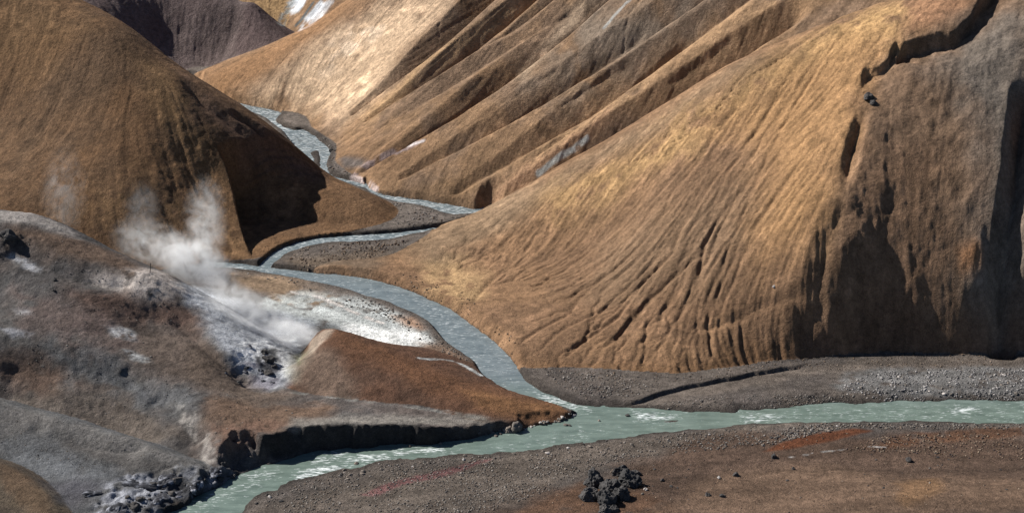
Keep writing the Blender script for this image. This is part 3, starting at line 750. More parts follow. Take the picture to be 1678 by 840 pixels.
# stones sorted in bands along the water
band = np.where(SHORE < 14, fbm(SHORE * 1.0, GX * 0.12 + GY * 0.08, 1.5, 3, 64), fbm(GX * 0.3, GY, 2.5, 3, 65))
C *= (1 + 0.42 * band * (REG == 0))[..., None]
# damp margin of the gravel
wet = sstep(1.7, 0.0, SHORE) * (REG == 0)
C *= (1 - 0.45 * wet)[..., None]
lum = C.mean(2, keepdims=True)
C = lum + (C - lum) * 0.95
m6 = (REG == 6)
C[m6] = C[m6].mean(1, keepdims=True) * np.array([1.0, 1.0, 1.03], np.float32) * .2 + C[m6] * .8
sat = np.clip((C.max(2) - C.min(2)) / C.max(2) / 0.45, 0, 1)[..., None]
C *= 0.90 * (1 + (np.array([1.0, .945, .955], np.float32) - 1) * sat)
for r, k in ((1, .94), (5, 1.0), (6, .9), (7, .85), (8, .80), (9, .7)):
    C[REG == r] *= k
C[(REG == 0) & (GY < 212)] *= 0.84
C[(REG == 0) & (GY >= 212) & (GY < 240) & (GX > 12)] *= 0.84
C = np.clip(C, 0.01, 0.9)

# ------------------------------------------------------------------ materials
def new_mat(name):
    m = bpy.data.materials.new(name); m.use_nodes = True
    nt = m.node_tree
    return m, nt, nt.nodes, nt.links, nt.nodes['Principled BSDF']

def add(nt, typ, **kw):
    n = nt.nodes.new(typ)
    for k, v in kw.items():
        setattr(n, k, v)
    return n

def noise_node(nt, vec, scale, detail=4, rough=0.6):
    n = add(nt, 'ShaderNodeTexNoise')
    n.inputs['Scale'].default_value = scale; n.inputs['Detail'].default_value = detail; n.inputs['Roughness'].default_value = rough
    nt.links.new(vec, n.inputs['Vector'])
    return n

def ramp(nt, fac, stops):
    r = add(nt, 'ShaderNodeValToRGB')
    e = r.color_ramp.elements
    e[0].position, e[0].color = stops[0]; e[1].position, e[1].color = stops[-1]
    for p, c in stops[1:-1]:
        q = e.new(p); q.color = c
    nt.links.new(fac, r.inputs[0])
    return r

def soil_material(name, grain=0.34, bump=0.7, bscale=2.2):
    m, nt, N, Lk, bs = new_mat(name)
    co = add(nt, 'ShaderNodeTexCoord')
    at_ = add(nt, 'ShaderNodeAttribute'); at_.attribute_name = 'soil'
    n1 = noise_node(nt, co.outputs['Object'], 1.4, 6, 0.7)
    n2 = noise_node(nt, co.outputs['Object'], 7.0, 3, 0.7)
    g = 1 - grain; k = 1 + grain
    r1 = ramp(nt, n1.outputs[0], [(0.30, (g, g, g, 1)), (0.72, (k, k, k, 1))])
    r2 = ramp(nt, n2.outputs[0], [(0.32, (g, g, g, 1)), (0.70, (k, k * .99, k * .96, 1))])
    m1 = add(nt, 'ShaderNodeMix', data_type='RGBA', blend_type='MULTIPLY'); m1.inputs[0].default_value = 1
    m2 = add(nt, 'ShaderNodeMix', data_type='RGBA', blend_type='MULTIPLY'); m2.inputs[0].default_value = 1
    Lk.new(at_.outputs['Color'], m1.inputs[6]); Lk.new(r1.outputs[0], m1.inputs[7])
    Lk.new(m1.outputs[2], m2.inputs[6]); Lk.new(r2.outputs[0], m2.inputs[7])
    Lk.new(m2.outputs[2], bs.inputs['Base Color'])
    bs.inputs['Roughness'].default_value = 0.95
    bs.inputs['Specular IOR Level'].default_value = 0.12
    nb = noise_node(nt, co.outputs['Object'], bscale, 8, 0.72)
    b = add(nt, 'ShaderNodeBump'); b.inputs['Strength'].default_value = bump; b.inputs['Distance'].default_value = 0.5
    Lk.new(nb.outputs[0], b.inputs['Height']); Lk.new(b.outputs[0], bs.inputs['Normal'])
    return m

M_SOIL = soil_material('weathered clay soil')
M_GRAVEL = soil_material('river gravel', 0.45, 0.8, 3.4)

# ------------------------------------------------------------------ terrain meshes
FRUST = np.abs(GX) < 0.285 * GY + 14
def grid_mesh(name, cellmask, mat, label, Zg=None, extra=None):
    Zg = Z if Zg is None else Zg
    iy, ix = np.nonzero(cellmask)
    v00 = iy * NX + ix
    quads = np.stack([v00, v00 + 1, v00 + NX + 1, v00 + NX], 1).astype(np.int64)
    used = np.zeros(NX * NY, bool); used[quads.ravel()] = True
    ids = np.flatnonzero(used)
    remap = np.zeros(NX * NY, np.int32); remap[ids] = np.arange(len(ids), dtype=np.int32)
    me = bpy.data.meshes.new(name)
    nq = len(quads)
    me.vertices.add(len(ids)); me.loops.add(nq * 4); me.polygons.add(nq)
    co = np.stack([GX.ravel()[ids], GY.ravel()[ids], Zg.ravel()[ids]], 1).astype(np.float32)
    me.vertices.foreach_set('co', co.ravel())
    me.loops.foreach_set('vertex_index', remap[quads].ravel())
    me.polygons.foreach_set('loop_start', np.arange(0, nq * 4, 4, dtype=np.int32))
    me.polygons.foreach_set('use_smooth', np.ones(nq, bool))
    me.update(calc_edges=True)
    if extra is None:
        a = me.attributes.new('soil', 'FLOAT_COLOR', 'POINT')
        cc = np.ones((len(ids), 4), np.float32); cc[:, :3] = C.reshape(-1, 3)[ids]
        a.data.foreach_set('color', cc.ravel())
    else:
        for k, F in extra.items():
            a = me.attributes.new(k, 'FLOAT', 'POINT'); a.data.foreach_set('value', F.ravel()[ids].astype(np.float32))
    me.materials.append(mat)
    o = bpy.data.objects.new(name, me); COL.objects.link(o)
    o['kind'] = 'structure'; o['label'] = label
    return o

labels = ['grey gravel flats and stony banks along the river', 'smooth brown hill descending from the left to the stream', 'dark purple hill behind the left hill', 'distant ochre slope streaked with snow',
          'tan hill cut by long parallel gullies in the middle', 'big ochre hill with fine rills and a shaded steep right face', 'grey brown slope rising behind the dark river bank', 'rust red mound between the steaming hollow and the rivers',
          'grey clay spur in the lower left', 'brown knoll in the lower left corner']
cell = np.zeros((NY, NX), bool); cell[:-1, :-1] = True
cell &= FRUST
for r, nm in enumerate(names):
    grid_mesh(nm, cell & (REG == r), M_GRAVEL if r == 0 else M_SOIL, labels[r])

# ------------------------------------------------------------------ water
def water_material():
    m, nt, N, Lk, bs = new_mat('milky glacial water')
    co = add(nt, 'ShaderNodeTexCoord')
    fo = add(nt, 'ShaderNodeAttribute'); fo.attribute_name = 'foam_glint'
    ti = add(nt, 'ShaderNodeAttribute'); ti.attribute_name = 'tint'
    mp = add(nt, 'ShaderNodeMapping'); mp.inputs['Scale'].default_value = (0.55, 1.9, 1)
    Lk.new(co.outputs['Object'], mp.inputs[0])
    n1 = noise_node(nt, mp.outputs[0], 0.55, 5, 0.6)
    n2 = noise_node(nt, mp.outputs[0], 2.2, 5, 0.65)
    ca = ramp(nt, n1.outputs[0], [(0.3, (.092, .126, .110, 1)), (0.7, (.160, .208, .184, 1))])
    cb = ramp(nt, n1.outputs[0], [(0.3, (.095, .122, .136, 1)), (0.7, (.185, .218, .232, 1))])
    mx = add(nt, 'ShaderNodeMix', data_type='RGBA'); Lk.new(ti.outputs['Fac'], mx.inputs[0]); Lk.new(ca.outputs[0], mx.inputs[6]); Lk.new(cb.outputs[0], mx.inputs[7])
    # foam: attribute pushes a noise over its threshold; upstream it paints glints
    ad = add(nt, 'ShaderNodeMath', operation='MULTIPLY_ADD'); Lk.new(fo.outputs['Fac'], ad.inputs[0]); ad.inputs[1].default_value = 0.27; Lk.new(n2.outputs[0], ad.inputs[2])
    fr_ = ramp(nt, ad.outputs[0], [(0.64, (0, 0, 0, 1)), (0.84, (1, 1, 1, 1))])
    mf = add(nt, 'ShaderNodeMix', data_type='RGBA'); Lk.new(fr_.outputs[0], mf.inputs[0]); Lk.new(mx.outputs[2], mf.inputs[6]); mf.inputs[7].default_value = (.68, .72, .74, 1)
    Lk.new(mf.outputs[2], bs.inputs['Base Color'])
    rr = ramp(nt, fr_.outputs[0], [(0.0, (.22, .22, .22, 1)), (1.0, (.8, .8, .8, 1))]); Lk.new(rr.outputs[0], bs.inputs['Roughness'])
    bs.inputs['IOR'].default_value = 1.33
    n3 = noise_node(nt, mp.outputs[0], 3.0, 4, 0.6)
    b = add(nt, 'ShaderNodeBump'); b.inputs['Strength'].default_value = 0.35; b.inputs['Distance'].default_value = 0.12
    Lk.new(n3.outputs[0], b.inputs['Height']); Lk.new(b.outputs[0], bs.inputs['Normal'])
    return m

FOAM_GLINT = np.zeros((NY, NX), np.float32)
for px, f in (([(480, 778), (515, 764), (565, 762), (545, 775), (495, 784)], 1.0), ([(395, 782), (440, 772), (450, 778), (405, 790)], .8), ([(560, 750), (620, 742), (650, 752), (590, 760)], .8), ([(640, 735), (730, 733), (740, 742), (660, 744)], .9),
              ([(500, 750), (560, 742), (570, 748), (510, 756)], .7), ([(1035, 678), (1100, 676), (1110, 686), (1045, 688)], .9), ([(870, 640), (950, 660), (960, 672), (890, 660)], .8), ([(1220, 680), (1280, 678), (1285, 690), (1225, 694)], .7),
              ([(1560, 668), (1600, 664), (1610, 676), (1565, 682)], .8), ([(640, 470), (720, 505), (760, 545), (740, 545), (690, 505)], .45), ([(420, 185), (470, 200), (470, 215), (440, 200)], .7), ([(370, 432), (450, 438), (450, 446), (380, 442)], .6),
              ([(470, 230), (530, 235), (530, 280), (500, 275)], .35), ([(800, 735), (950, 705), (1000, 708), (860, 738)], .3), ([(1300, 665), (1678, 660), (1678, 690), (1300, 690)], .25), ([(280, 830), (400, 790), (420, 800), (330, 840)], .35)):
    sl, m, s = polymask(at_floor(*curve(np.array(px + px[:1], float), 4).T, WL), 1.6, 1.2, 2.5, 7)
    FOAM_GLINT[sl] = np.maximum(FOAM_GLINT[sl], f * m)
FOAM_GLINT = np.maximum(FOAM_GLINT, 0.22 * sstep(222, 230, GY) + 0.25 * sstep(262, 275, GY))  # pale base amount upstream: river glints painted into the water colour
TINT = sstep(219, 232, GY)
WZ = WB + 0.025 * fbm(GX, GY, 1.6, 3, 91) + FOAM_GLINT * (0.16 * fbm(GX, GY * 1.5, 1.1, 3, 92) + 0.04)
wcell = cell & (SHORE < 0.9)
water = grid_mesh('river', wcell, water_material(), 'milky green glacial river and its bluish side stream', Zg=WZ.astype(np.float32), extra={'foam_glint': FOAM_GLINT, 'tint': TINT})

# ------------------------------------------------------------------ rocks
def rock_mesh(name, seed, sub=2, squash=(1, 1, .75), facet=0.30, grain=0.12):
    import bmesh
    bm = bmesh.new()
    bmesh.ops.create_icosphere(bm, subdivisions=sub, radius=1.0)
    r = random.Random(seed)
    off = Vector((r.uniform(-50, 50), r.uniform(-50, 50), r.uniform(-50, 50)))
    planes = []
    for k in range(11):
        n = Vector((r.gauss(0, 1), r.gauss(0, 1), r.gauss(0, 1))).normalized()
        planes.append((n, r.uniform(0.62, 0.95)))
    for v in bm.verts:
        p = v.co.copy()
        for n, d in planes:                          # broken faces
            q = p.dot(n)
            if q > d:
                p -= n * (q - d) * 0.9
        p *= 1 + facet * mnoise.noise(v.co * 1.3 + off)
        if sub > 2:
            p += v.co * grain * (mnoise.noise(v.co * 3.1 + off) + 0.6 * mnoise.noise(v.co * 6.3 + off))
        v.co = Vector((p.x * squash[0], p.y * squash[1], p.z * squash[2]))
    me = bpy.data.meshes.new(name); bm.to_mesh(me); bm.free()
    return me

def rock_material(name, c0, c1, bump=0.6, scale=2.5, lo=0.3, hi=0.7):
    m, nt, N, Lk, bs = new_mat(name)
    co = add(nt, 'ShaderNodeTexCoord')
    oi = add(nt, 'ShaderNodeObjectInfo')
    n1 = noise_node(nt, co.outputs['Object'], scale, 6, 0.65)
    r1 = ramp(nt, n1.outputs[0], [(lo, (*c0, 1)), (hi, (*c1, 1))])
    k = ramp(nt, oi.outputs['Random'], [(0.0, (.75, .75, .75, 1)), (1.0, (1.25, 1.2, 1.15, 1))])
    mx = add(nt, 'ShaderNodeMix', data_type='RGBA', blend_type='MULTIPLY'); mx.inputs[0].default_value = 1
    Lk.new(r1.outputs[0], mx.inputs[6]); Lk.new(k.outputs[0], mx.inputs[7]); Lk.new(mx.outputs[2], bs.inputs['Base Color'])
    bs.inputs['Roughness'].default_value = 0.9; bs.inputs['Specular IOR Level'].default_value = 0.2
    b = add(nt, 'ShaderNodeBump'); b.inputs['Strength'].default_value = bump; b.inputs['Distance'].default_value = 0.15
    n2 = noise_node(nt, co.outputs['Object'], scale * 2.5, 6, 0.7)
    Lk.new(n2.outputs[0], b.inputs['Height']); Lk.new(b.outputs[0], bs.inputs['Normal'])
    return m

M_LAVA = rock_material('black lava', (.026, .026, .028), (.085, .082, .082))
M_STONE = rock_material('grey brown stone', (.10, .088, .078), (.21, .185, .165), 0.4)
M_PALE = rock_material('pale stone', (.30, .28, .27), (.46, .44, .43), 0.4)
M_DARK = rock_material('dark stone', (.035, .034, .036), (.085, .080, .078), 0.5)
M_CRUST = rock_material('blue grey crusted rock', (.028, .030, .038), (.30, .32, .38), 0.8, 1.6, 0.48, 0.68)

def link(name, me, mat, label, cat, group=None, loc=(0, 0, 0), rot=0, scale=(1, 1, 1), tilt=(0, 0)):
    o = bpy.data.objects.new(name, me); COL.objects.link(o)
    o.location = loc; o.rotation_euler = (tilt[0], tilt[1], rot); o.scale = scale
    if mat and not me.materials:
        me.materials.append(mat)
    o['label'] = label; o['category'] = cat
    if group:
        o['group'] = group
    return o

# black lava outcrop on the near bank
lava = [((973, 783), 1.25, (.9, .9, 1.05), 'tall black lava boulder at the left of the outcrop on the near bank'),
        ((966, 806), 1.0, (.9, .9, .9), 'black lava boulder at the lower left of the outcrop, below the tall one'),
        ((1018, 768), .95, (.9, .8, .85), 'black lava boulder at the top of the outcrop, nearest the river'),
        ((1031, 783), 1.15, (1.1, .9, 1.0), 'broad grey faced lava boulder at the right of the outcrop'),
        ((1000, 792), 1.1, (1.0, .9, .95), 'jagged black lava boulder in the middle of the outcrop'),
        ((995, 812), 1.15, (1.05, .9, 1.0), 'grey topped lava boulder at the front of the outcrop'),
        ((1017, 806), 1.0, (.95, .9, 1.0), 'dark lava boulder at the front right of the outcrop'),
        ((990, 831), .75, (1.1, .8, .8), 'small lava block at the foot of the outcrop, nearest the camera'),
        ((1040, 771), .55, (1.2, .8, .6), 'flat lava block at the right end of the top of the outcrop'),
        ((1005, 830), .5, (1, 1, .7), 'small rough lava lump beside the block at the outcrop foot')]
for i, (p, s, sq, lab) in enumerate(lava):
    me = rock_mesh('lava_boulder', 200 + i, 5, sq, .34, .16)
    w = surf([(p[0], p[1] + 9 * s)], Z)[0]
    link('lava_boulder', me, M_LAVA, lab, 'boulder', 'lava boulders of the outcrop on the near bank', (w[0], w[1], w[2] + 0.2 * s), rng.uniform(0, 6), (s * 1.2,) * 3, rng.uniform(-.2, .2, 2))
# lone rocks
lone = [((1184, 813), .55, M_DARK, 'low dark rock, right of a pair below the outcrop'), ((1160, 811), .6, M_DARK, 'low dark rock, left of a pair right of the lava outcrop'), ((1206, 779), .7, M_DARK, 'dark rock on the brown soil right of the lava outcrop'),
        ((1178, 783), .4, M_PALE, 'pale grey stone beside the dark rock right of the lava outcrop'), ((1058, 802), .5, M_PALE, 'upright pale lilac stone just right of the lava outcrop'), ((1489, 755), .75, M_DARK, 'dark rock among rubble on the far right bank soil'),
        ((1268, 749), .7, M_DARK, 'flat dark rock at the lower end of the rust red pool'), ((1300, 768), .4, M_DARK, 'small dark stone below the rust red pool'), ((1085, 787), .45, M_DARK, 'small dark stone between the outcrop and the brown soil'),
        ((14, 390), 1.2, M_DARK, 'dark rock near the top left edge of the grey slope'), ((90, 459), .35, M_DARK, 'small dark rock alone on the brown near slope'), ((88, 476), .3, M_DARK, 'smaller dark stone just below the lone rock on the near slope'),
        ((1424, 160), .85, M_DARK, 'dark rock knob jutting from the crest edge of the right hill'), ((1432, 170), .6, M_DARK, 'smaller dark block under the rock knob on the right hill'),
        ((1268, 470), .3, M_PALE, 'small pale stone low on the shaded flank of the right hill'), ((543, 247), .45, M_DARK, 'dark rock at the edge of the upper stream bend'), ((846, 700), .9, M_STONE, 'large grey block at the tip of the dark river bank'), ((832, 705), .7, M_STONE, 'grey block left of the large one at the bank tip')]
for i, (p, s, mt, lab) in enumerate(lone):
    me = rock_mesh('rock', 300 + i, 4, (1, .85, .8), .34, .10)
    w = surf([(p[0], p[1])], Z)[0]
    link('rock', me, mt, lab, 'rock', None, (w[0], w[1], w[2] + 0.15 * s), rng.uniform(0, 6), (s * (.62 if p[1] > 740 else 1),) * 3, rng.uniform(-.3, .3, 2))

crust_meshes = [rock_mesh('crusted_rock', 400 + k, 4, (1.1, .9, .7), .36, .16) for k in range(6)]
dark_meshes = [rock_mesh('dark_rock', 420 + k, 3, (1, .9, .75), .34, .12) for k in range(5)]
for me in crust_meshes:
    me.materials.append(M_CRUST)
for me in dark_meshes:
    me.materials.append(M_DARK)
spots = [(222, 796, 2.0, 'largest blue grey crusted rock, at the foot of the grey spur'), (276, 782, 1.3, 'crusted rock in the middle of the rubble under the grey spur'), (262, 818, 1.5, 'crusted rock low in the rubble, nearest the river and the lower edge'),
         (318, 790, 1.1, 'crusted rock at the right of the rubble, above the river edge'), (352, 769, .9, 'crusted rock at the tip of the grey spur by the river'), (196, 832, 1.5, 'crusted rock in the lower left of the rubble'), (150, 808, 1.2, 'crusted rock left of the rubble, on the pale clay'), (293, 808, 1.0, 'crusted rock beside the water in the rubble')]
for i, (x, y, s, lab) in enumerate(spots):
    w = surf([(x, y)], Z)[0]
    link('crusted_rock', crust_meshes[i % 6], None, lab, 'rock', 'crusted rocks at the foot of the grey spur', (w[0], w[1], w[2] - .45 * s), rng.uniform(0, 6), (s * 1.3, s * 1.1, s * rng.uniform(.7, 1.1)))
for i in range(30):
    t = rng.uniform(0, 1); x = 200 + 190 * t + rng.normal(0, 8); y = 835 - 62 * t + rng.normal(0, 9) - 8
    w = surf([(x, y)], Z)[0]; s = .15 + .7 * rng.random() ** 2
    link('dark_rock', dark_meshes[i % 5], None, 'small dark rock in the rubble below the grey spur at the river edge', 'rock', 'dark rubble at the river edge', (w[0], w[1], w[2] - .2 * s), rng.uniform(0, 6), (s, s, s))
spots = [(439, 589, .9, 0, 'largest black wet rock, in the middle of the hollow below the steam'), (407, 566, .6, 1, 'crusted rock at the upper left of the hollow, touching the steam'), (426, 606, .8, 1, 'lilac crusted rock in front of the largest black rock in the hollow'),
         (403, 602, .9, 1, 'broad lilac crusted rock at the left of the hollow floor'), (440, 611, .7, 0, 'black rock in the lower right of the hollow, beside the green moss'), (431, 623, .5, 1, 'small crusted rock at the lower rim of the hollow'), (369, 610, .5, 1, 'crusted rock lying apart on the slope left of the hollow'),
         (391, 627, .4, 0, 'small black rock at the lower left rim of the hollow'), (432, 578, .7, 0, 'black rock just under the steam, behind the largest one'), (449, 600, .5, 0, 'small black rock at the right side of the hollow'), (446, 626, .5, 1, 'small crusted rock at the outlet of the hollow under the rust mound')]
for i, (x, y, s, c, lab) in enumerate(spots):
    w = surf([(x, y)], Z)[0]
    if c:
        link('crusted_rock', crust_meshes[(i + 2) % 6], None, lab, 'rock', 'rocks below the steam vents', (w[0], w[1], w[2] - .3 * s), rng.uniform(0, 6), (s * .8, s * .8, s * .6))
    else:
        link('dark_rock', dark_meshes[i % 5], None, lab, 'rock', 'rocks below the steam vents', tuple(w), rng.uniform(0, 6), (s, s, s * .9))

# loose stones one can pick out on the banks
stone_sets = {}
for key, mt in (('g', M_STONE), ('d', M_DARK), ('p', M_PALE)):
    stone_sets[key] = [rock_mesh('stone', 500 + 10 * ord(key) + k, 2, (1, .85, .7), .3, 0) for k in range(4)]
    for me in stone_sets[key]:
        me.materials.append(mt); me.shade_flat() if hasattr(me, 'shade_flat') else None
def scatter(n, box, smin, smax, label, group, mix, water_ok=False):
    k = 0; tries = 0
    while k < n and tries < n * 12:
        tries += 1
        if callable(box):
            x, y = box()
        else:
            x = rng.uniform(box[0], box[1]); y = rng.uniform(box[2], box[3])
        w = surf([(x, y)], Z)[0]
        i = int((w[1] - Y0) / GS), int((w[0] - X0) / GS)
        if BED[i] and not water_ok:
            continue
        if water_ok and not BED[i]:
            continue
        key = rng.choice(list(mix)); s = smin + (smax - smin) * rng.random() ** 2.2
        z = WZ[i] if water_ok else w[2]
        word = {'g': 'grey brown', 'd': 'dark', 'p': 'pale'}[key]
        link('stone', stone_sets[key][k % 4], None, word + ' ' + label, 'stone', group, (w[0], w[1], z + 0.1 * s), rng.uniform(0, 6), (s, s * rng.uniform(.7, 1.1), s * rng.uniform(.6, 1)))
        k += 1
def along(pts, spread):
    c = curve(pts, 8)
    def f():
        q = c[rng.integers(len(c))]
        return q[0] + rng.normal(0, spread * 2), q[1] + rng.normal(0, spread)
    return f
scatter(70, along([(430, 825), (520, 790), (650, 764), (860, 748), (1000, 726), (1250, 698)], 6), .12, .38, 'stone on the gravel along the near edge of the river', 'stones along the near river edge', 'gggpd')
scatter(30, (1290, 1678, 735, 830), .10, .24, 'stone scattered on the brown soil at the lower right', 'stones on the lower right soil', 'dddg')
scatter(50, (1380, 1678, 612, 652), .14, .36, 'stone on the gravel terrace beyond the river', 'stones on the far gravel terrace', 'gpgpd')
scatter(30, (880, 1150, 750, 835), .10, .28, 'stone around the lava outcrop on the near bank', 'stones around the lava outcrop', 'ddg')
scatter(40, along([(800, 712), (850, 702), (900, 692), (950, 682), (985, 680)], 3), .15, .40, 'stone on the gravel spit below the rust mound tip', 'stones on the spit below the rust mound', 'gpgp')
scatter(24, along([(1240, 722), (1300, 712), (1380, 700)], 3), .14, .36, 'stone along the rim above the rust red pool', 'stones above the rust red pool', 'gpgd')
scatter(9, along([(490, 780), (560, 768), (680, 738), (1060, 680), (1080, 684), (1240, 688)], 3), .25, .5, 'wet stone breaking the surface in the river rapids', 'stones in the rapids', 'gd', True)

# gravel too small to pick apart
def gravel(name, label, zones, seed):
    r = np.random.default_rng(seed)
    t = (1 + 5 ** .5) / 2
    V = np.array([(-1, t, 0), (1, t, 0), (-1, -t, 0), (1, -t, 0), (0, -1, t), (0, 1, t), (0, -1, -t), (0, 1, -t), (t, 0, -1), (t, 0, 1), (-t, 0, -1), (-t, 0, 1)]) / 1.9
    F = np.array([(0, 11, 5), (0, 5, 1), (0, 1, 7), (0, 7, 10), (0, 10, 11), (1, 5, 9), (5, 11, 4), (11, 10, 2), (10, 7, 6), (7, 1, 8), (3, 9, 4), (3, 4, 2), (3, 2, 6), (3, 6, 8), (3, 8, 9), (4, 9, 5), (2, 4, 11), (6, 2, 10), (8, 6, 7), (9, 8, 1)])
    P = []; S = []; K = []
    for poly, n, smin, smax, cols, *regs in zones:
        q = np.array(poly, float)
        x = r.uniform(q[:, 0].min(), q[:, 0].max(), n * 3); y = r.uniform(q[:, 1].min(), q[:, 1].max(), n * 3)
        m = inpoly(q, x, y)
        x, y = x[m][:n], y[m][:n]
        w = surf(np.stack([x, y], 1), Z)[:, :2] if regs else at_floor(x, y)
        ok = (bilin(SHORE, w[:, 0], w[:, 1]) > 0.05)
        w = w[ok]
        ok = bilin(np.isin(REG, regs[0] if regs else [0]).astype(np.float32), w[:, 0], w[:, 1]) > .5
        w = w[ok]
        dens = 0.5 + 0.9 * fbm(w[:, 0].astype(np.float32), w[:, 1].astype(np.float32), 4.0, 3, 33)
        w = w[r.random(len(w)) < np.clip(dens * 1.3, .12, 1)]
        P.append(w); S.append(smin + (smax - smin) * r.random(len(w)) ** 2.5)
        cols = np.array(cols); K.append(cols[r.integers(len(cols), size=len(w))] * r.uniform(.7, 1.3, (len(w), 1)))
    P = np.concatenate(P); S = np.concatenate(S); K = np.concatenate(K); n = len(P)
    zz = bilin(Z, P[:, 0], P[:, 1])
    A = V[None] * (1 + 0.35 * (r.random((n, 12, 1)) - .5)) * (S[:, None, None] * np.stack([r.uniform(.8, 1.25, n), r.uniform(.8, 1.25, n), r.uniform(.5, .8, n)], 1)[:, None, :])
    A += np.stack([P[:, 0], P[:, 1], zz + S * .15], 1)[:, None, :]
    me = bpy.data.meshes.new(name)
    nf = n * 20
    me.vertices.add(n * 12); me.loops.add(nf * 3); me.polygons.add(nf)
    me.vertices.foreach_set('co', A.astype(np.float32).ravel())
    me.loops.foreach_set('vertex_index', (F[None] + (np.arange(n) * 12)[:, None, None]).astype(np.int32).ravel())
    me.polygons.foreach_set('loop_start', np.arange(0, nf * 3, 3, dtype=np.int32))
    me.update(calc_edges=True)
    a = me.attributes.new('soil', 'FLOAT_COLOR', 'POINT')
    cc = np.ones((n, 12, 4), np.float32); cc[:, :, :3] = K[:, None, :]
    a.data.foreach_set('color', cc.ravel())
    me.materials.append(M_PEBBLE)
    o = bpy.data.objects.new(name, me); COL.objects.link(o)
    o['kind'] = 'stuff'; o['label'] = label; o['category'] = 'gravel'
M_PEBBLE = soil_material('pebbles', 0.2, 0.2, 6.0)
GR = [(.16, .145, .13), (.11, .10, .095), (.22, .20, .185), (.14, .11, .09), (.06, .055, .055)]
BR = [(.12, .08, .055), (.08, .055, .045), (.16, .12, .09), (.05, .04, .04), (.22, .17, .13)]
LG = [(.22, .21, .21), (.16, .15, .15), (.30, .29, .29), (.10, .095, .095)]
gravel('near_bank_gravel', 'grey brown gravel covering the near river bank', [([(390, 850), (480, 796), (640, 762), (860, 745), (1250, 696), (1250, 730), (1000, 760), (900, 810), (780, 860)], 9000, .04, .15, GR),
       ([(800, 860), (1000, 760), (1250, 715), (1690, 700), (1690, 860)], 1500, .04, .12, BR), ([(1200, 730), (1320, 696), (1690, 694), (1690, 706), (1440, 704), (1390, 702), (1260, 732)], 1500, .05, .18, GR), ([(1380, 740), (1440, 715), (1560, 712), (1690, 712), (1690, 760), (1500, 745)], 1300, .05, .17, BR)], 1)
gravel('terrace_gravel', 'pale grey gravel on the terrace beyond the river', [([(1370, 640), (1430, 612), (1560, 606), (1690, 606), (1690, 653), (1450, 654)], 2600, .05, .18, LG), ([(1000, 668), (1200, 650), (1400, 648), (1400, 658), (1250, 666)], 1200, .05, .14, GR), ([(860, 600), (960, 610), (1130, 620), (1040, 650), (960, 655)], 1300, .05, .16, GR),
       ([(800, 720), (940, 676), (1000, 672), (1100, 690), (960, 700), (860, 715)], 1500, .06, .22, LG)], 2)
gravel('upper_valley_gravel', 'dark gravel on the flats between the upper streams', [([(380, 445), (480, 460), (610, 492), (700, 540), (780, 600), (740, 590), (640, 530), (500, 480)], 2200, .06, .2, GR), ([(460, 440), (500, 405), (600, 398), (680, 392), (560, 445)], 900, .06, .22, BR),
       ([(620, 330), (780, 356), (690, 385), (650, 370)], 700, .07, .22, GR), ([(440, 185), (560, 240), (600, 300), (500, 290)], 600, .08, .25, GR)], 3)

DB = [(.10, .07, .05), (.15, .11, .08), (.07, .055, .045), (.19, .15, .12)]
gravel('slope_scree', 'small stones strewn over the near slope', [([(0, 360), (240, 440), (340, 560), (400, 640), (560, 670), (480, 700), (300, 720), (200, 690), (0, 640)], 700, .04, .12, [(.13, .12, .11), (.09, .08, .075), (.2, .19, .18)], [6]),
       ([(0, 660), (250, 735), (350, 775), (250, 790), (0, 740)], 350, .04, .10, GR, [8])], 4)
gravel('hill_foot_scree', 'brown scree at the foot of the big right hill', [([(840, 575), (1130, 600), (1290, 580), (1678, 565), (1678, 600), (1290, 606), (1130, 626), (960, 618)], 1100, .05, .16, DB, [0]),
       ([(660, 440), (760, 480), (850, 560), (840, 590), (760, 530), (640, 465)], 350, .06, .18, DB, [0, 5])], 5)

# ------------------------------------------------------------------ marker stake on the near slope
import bmesh
bm = bmesh.new()
w = surf([(246, 446)], Z)[0]
prev = None
for k, (z, r_) in enumerate([(-.25, .055), (0, .055), (.7, .05), (1.22, .046), (1.25, .055), (1.33, .055), (1.36, .03)]):
    ring = [bm.verts.new((r_ * math.cos(a) * (1 + .1 * math.sin(5 * a)) + .10 * z + .03 * math.sin(2 * z), r_ * math.sin(a), z)) for a in np.linspace(0, 2 * math.pi, 9)[:-1]]
    if prev:
        for i in range(8):
            bm.faces.new((prev[i], prev[(i + 1) % 8], ring[(i + 1) % 8], ring[i]))
    prev = ring
bm.faces.new(prev)
me = bpy.data.meshes.new('marker_stake'); bm.to_mesh(me); bm.free()
M_WOOD = rock_material('weathered wood', (.03, .024, .02), (.08, .062, .05), .3, 8)
link('marker_stake', me, M_WOOD, 'thin dark wooden marker stake on the pale crest beside the steam', 'stake', None, tuple(w))

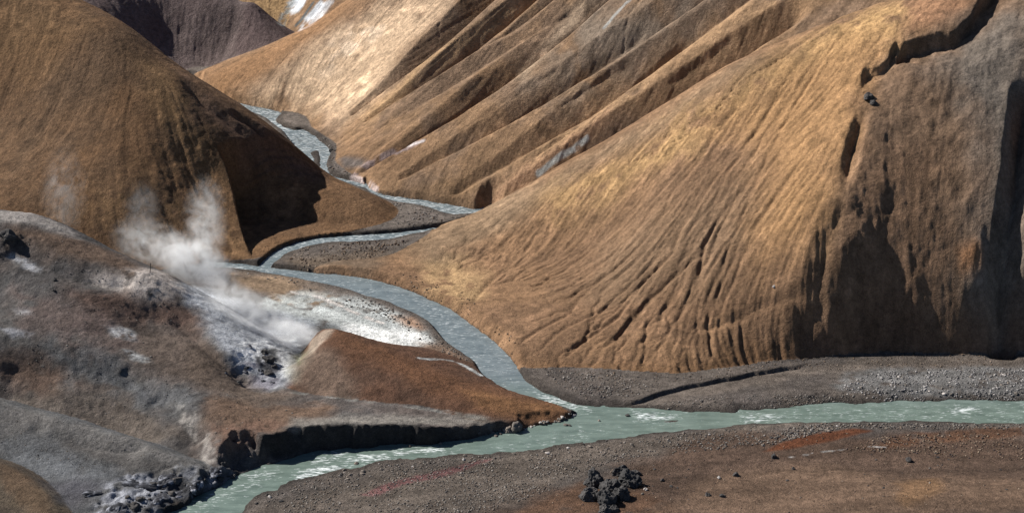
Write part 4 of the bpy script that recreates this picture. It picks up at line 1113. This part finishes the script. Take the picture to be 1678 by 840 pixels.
# ------------------------------------------------------------------ steam
def steam_material(name, dens, scale, thr, soft):
    m = bpy.data.materials.new(name); m.use_nodes = True
    nt = m.node_tree
    nt.nodes.remove(nt.nodes['Principled BSDF'])
    out = nt.nodes['Material Output']
    pv = add(nt, 'ShaderNodeVolumePrincipled'); pv.inputs['Color'].default_value = (.985, .993, 1, 1); pv.inputs['Anisotropy'].default_value = 0.25
    co = add(nt, 'ShaderNodeTexCoord')
    ln = add(nt, 'ShaderNodeVectorMath', operation='LENGTH'); nt.links.new(co.outputs['Object'], ln.inputs[0])
    fall = add(nt, 'ShaderNodeMapRange', interpolation_type='SMOOTHSTEP'); fall.inputs[1].default_value = 1.0; fall.inputs[2].default_value = 0.0; fall.inputs[3].default_value = 0; fall.inputs[4].default_value = 1
    nt.links.new(ln.outputs['Value'], fall.inputs[0])
    geo = add(nt, 'ShaderNodeNewGeometry')
    n = noise_node(nt, geo.outputs['Position'], scale, 5, 0.6); n.inputs['Distortion'].default_value = 1.2
    th = add(nt, 'ShaderNodeMapRange', interpolation_type='SMOOTHSTEP'); th.inputs[1].default_value = thr; th.inputs[2].default_value = thr + soft
    nt.links.new(n.outputs[0], th.inputs[0])
    mu = add(nt, 'ShaderNodeMath', operation='MULTIPLY'); nt.links.new(fall.outputs[0], mu.inputs[0]); nt.links.new(th.outputs[0], mu.inputs[1])
    m2 = add(nt, 'ShaderNodeMath', operation='MULTIPLY'); nt.links.new(mu.outputs[0], m2.inputs[0]); m2.inputs[1].default_value = dens
    nt.links.new(m2.outputs[0], pv.inputs['Density']); nt.links.new(pv.outputs[0], out.inputs['Volume'])
    return m
SD = steam_material('dense steam', 1.9, 0.50, .33, .45)
SM = steam_material('thin steam', 0.62, 0.46, .34, .45)
SF = steam_material('faint steam', 0.17, 0.42, .36, .42)
for px, py, D, sx, sy, sz, tl, mt, lab in ((478, 545, 236.5, 5.4, 3.0, 2.4, .3, SD, 'dense white steam over the vents in the hollow'), (405, 512, 239, 8.5, 3.6, 3.8, .35, SM, 'drifting steam filling the grey hollow'),
                                           (395, 488, 240.5, 8.0, 2.6, 2.4, .55, SM, 'steam streaming up out of the hollow towards the crest'), (318, 430, 250.5, 7.6, 4.0, 4.2, .5, SD, 'dense white steam cloud behind the crest with the stake'), (335, 372, 252, 3.8, 3.2, 9.0, .1, SM, 'white steam column rising in front of the left hill'),
                                           (245, 400, 253, 6.5, 3.4, 4.6, .35, SM, 'thin steam veil left of the main cloud'), (105, 315, 256, 4.0, 3.0, 8.5, .1, SF, 'faint wisp of steam against the brown hill at far left'), (235, 352, 254, 3.6, 2.8, 6.0, .0, SF, 'faint steam wisp between the column and the far left wisp')):
    bm = bmesh.new(); bmesh.ops.create_icosphere(bm, subdivisions=3, radius=1.0)
    me = bpy.data.meshes.new('steam'); bm.to_mesh(me); bm.free(); me.materials.append(mt)
    o = bpy.data.objects.new('steam', me); COL.objects.link(o)
    o.location = at(px, py, D); o.scale = (sx, sy, sz); o.rotation_euler = (0, tl, 0)
    o['kind'] = 'stuff'; o['label'] = lab; o['category'] = 'steam'
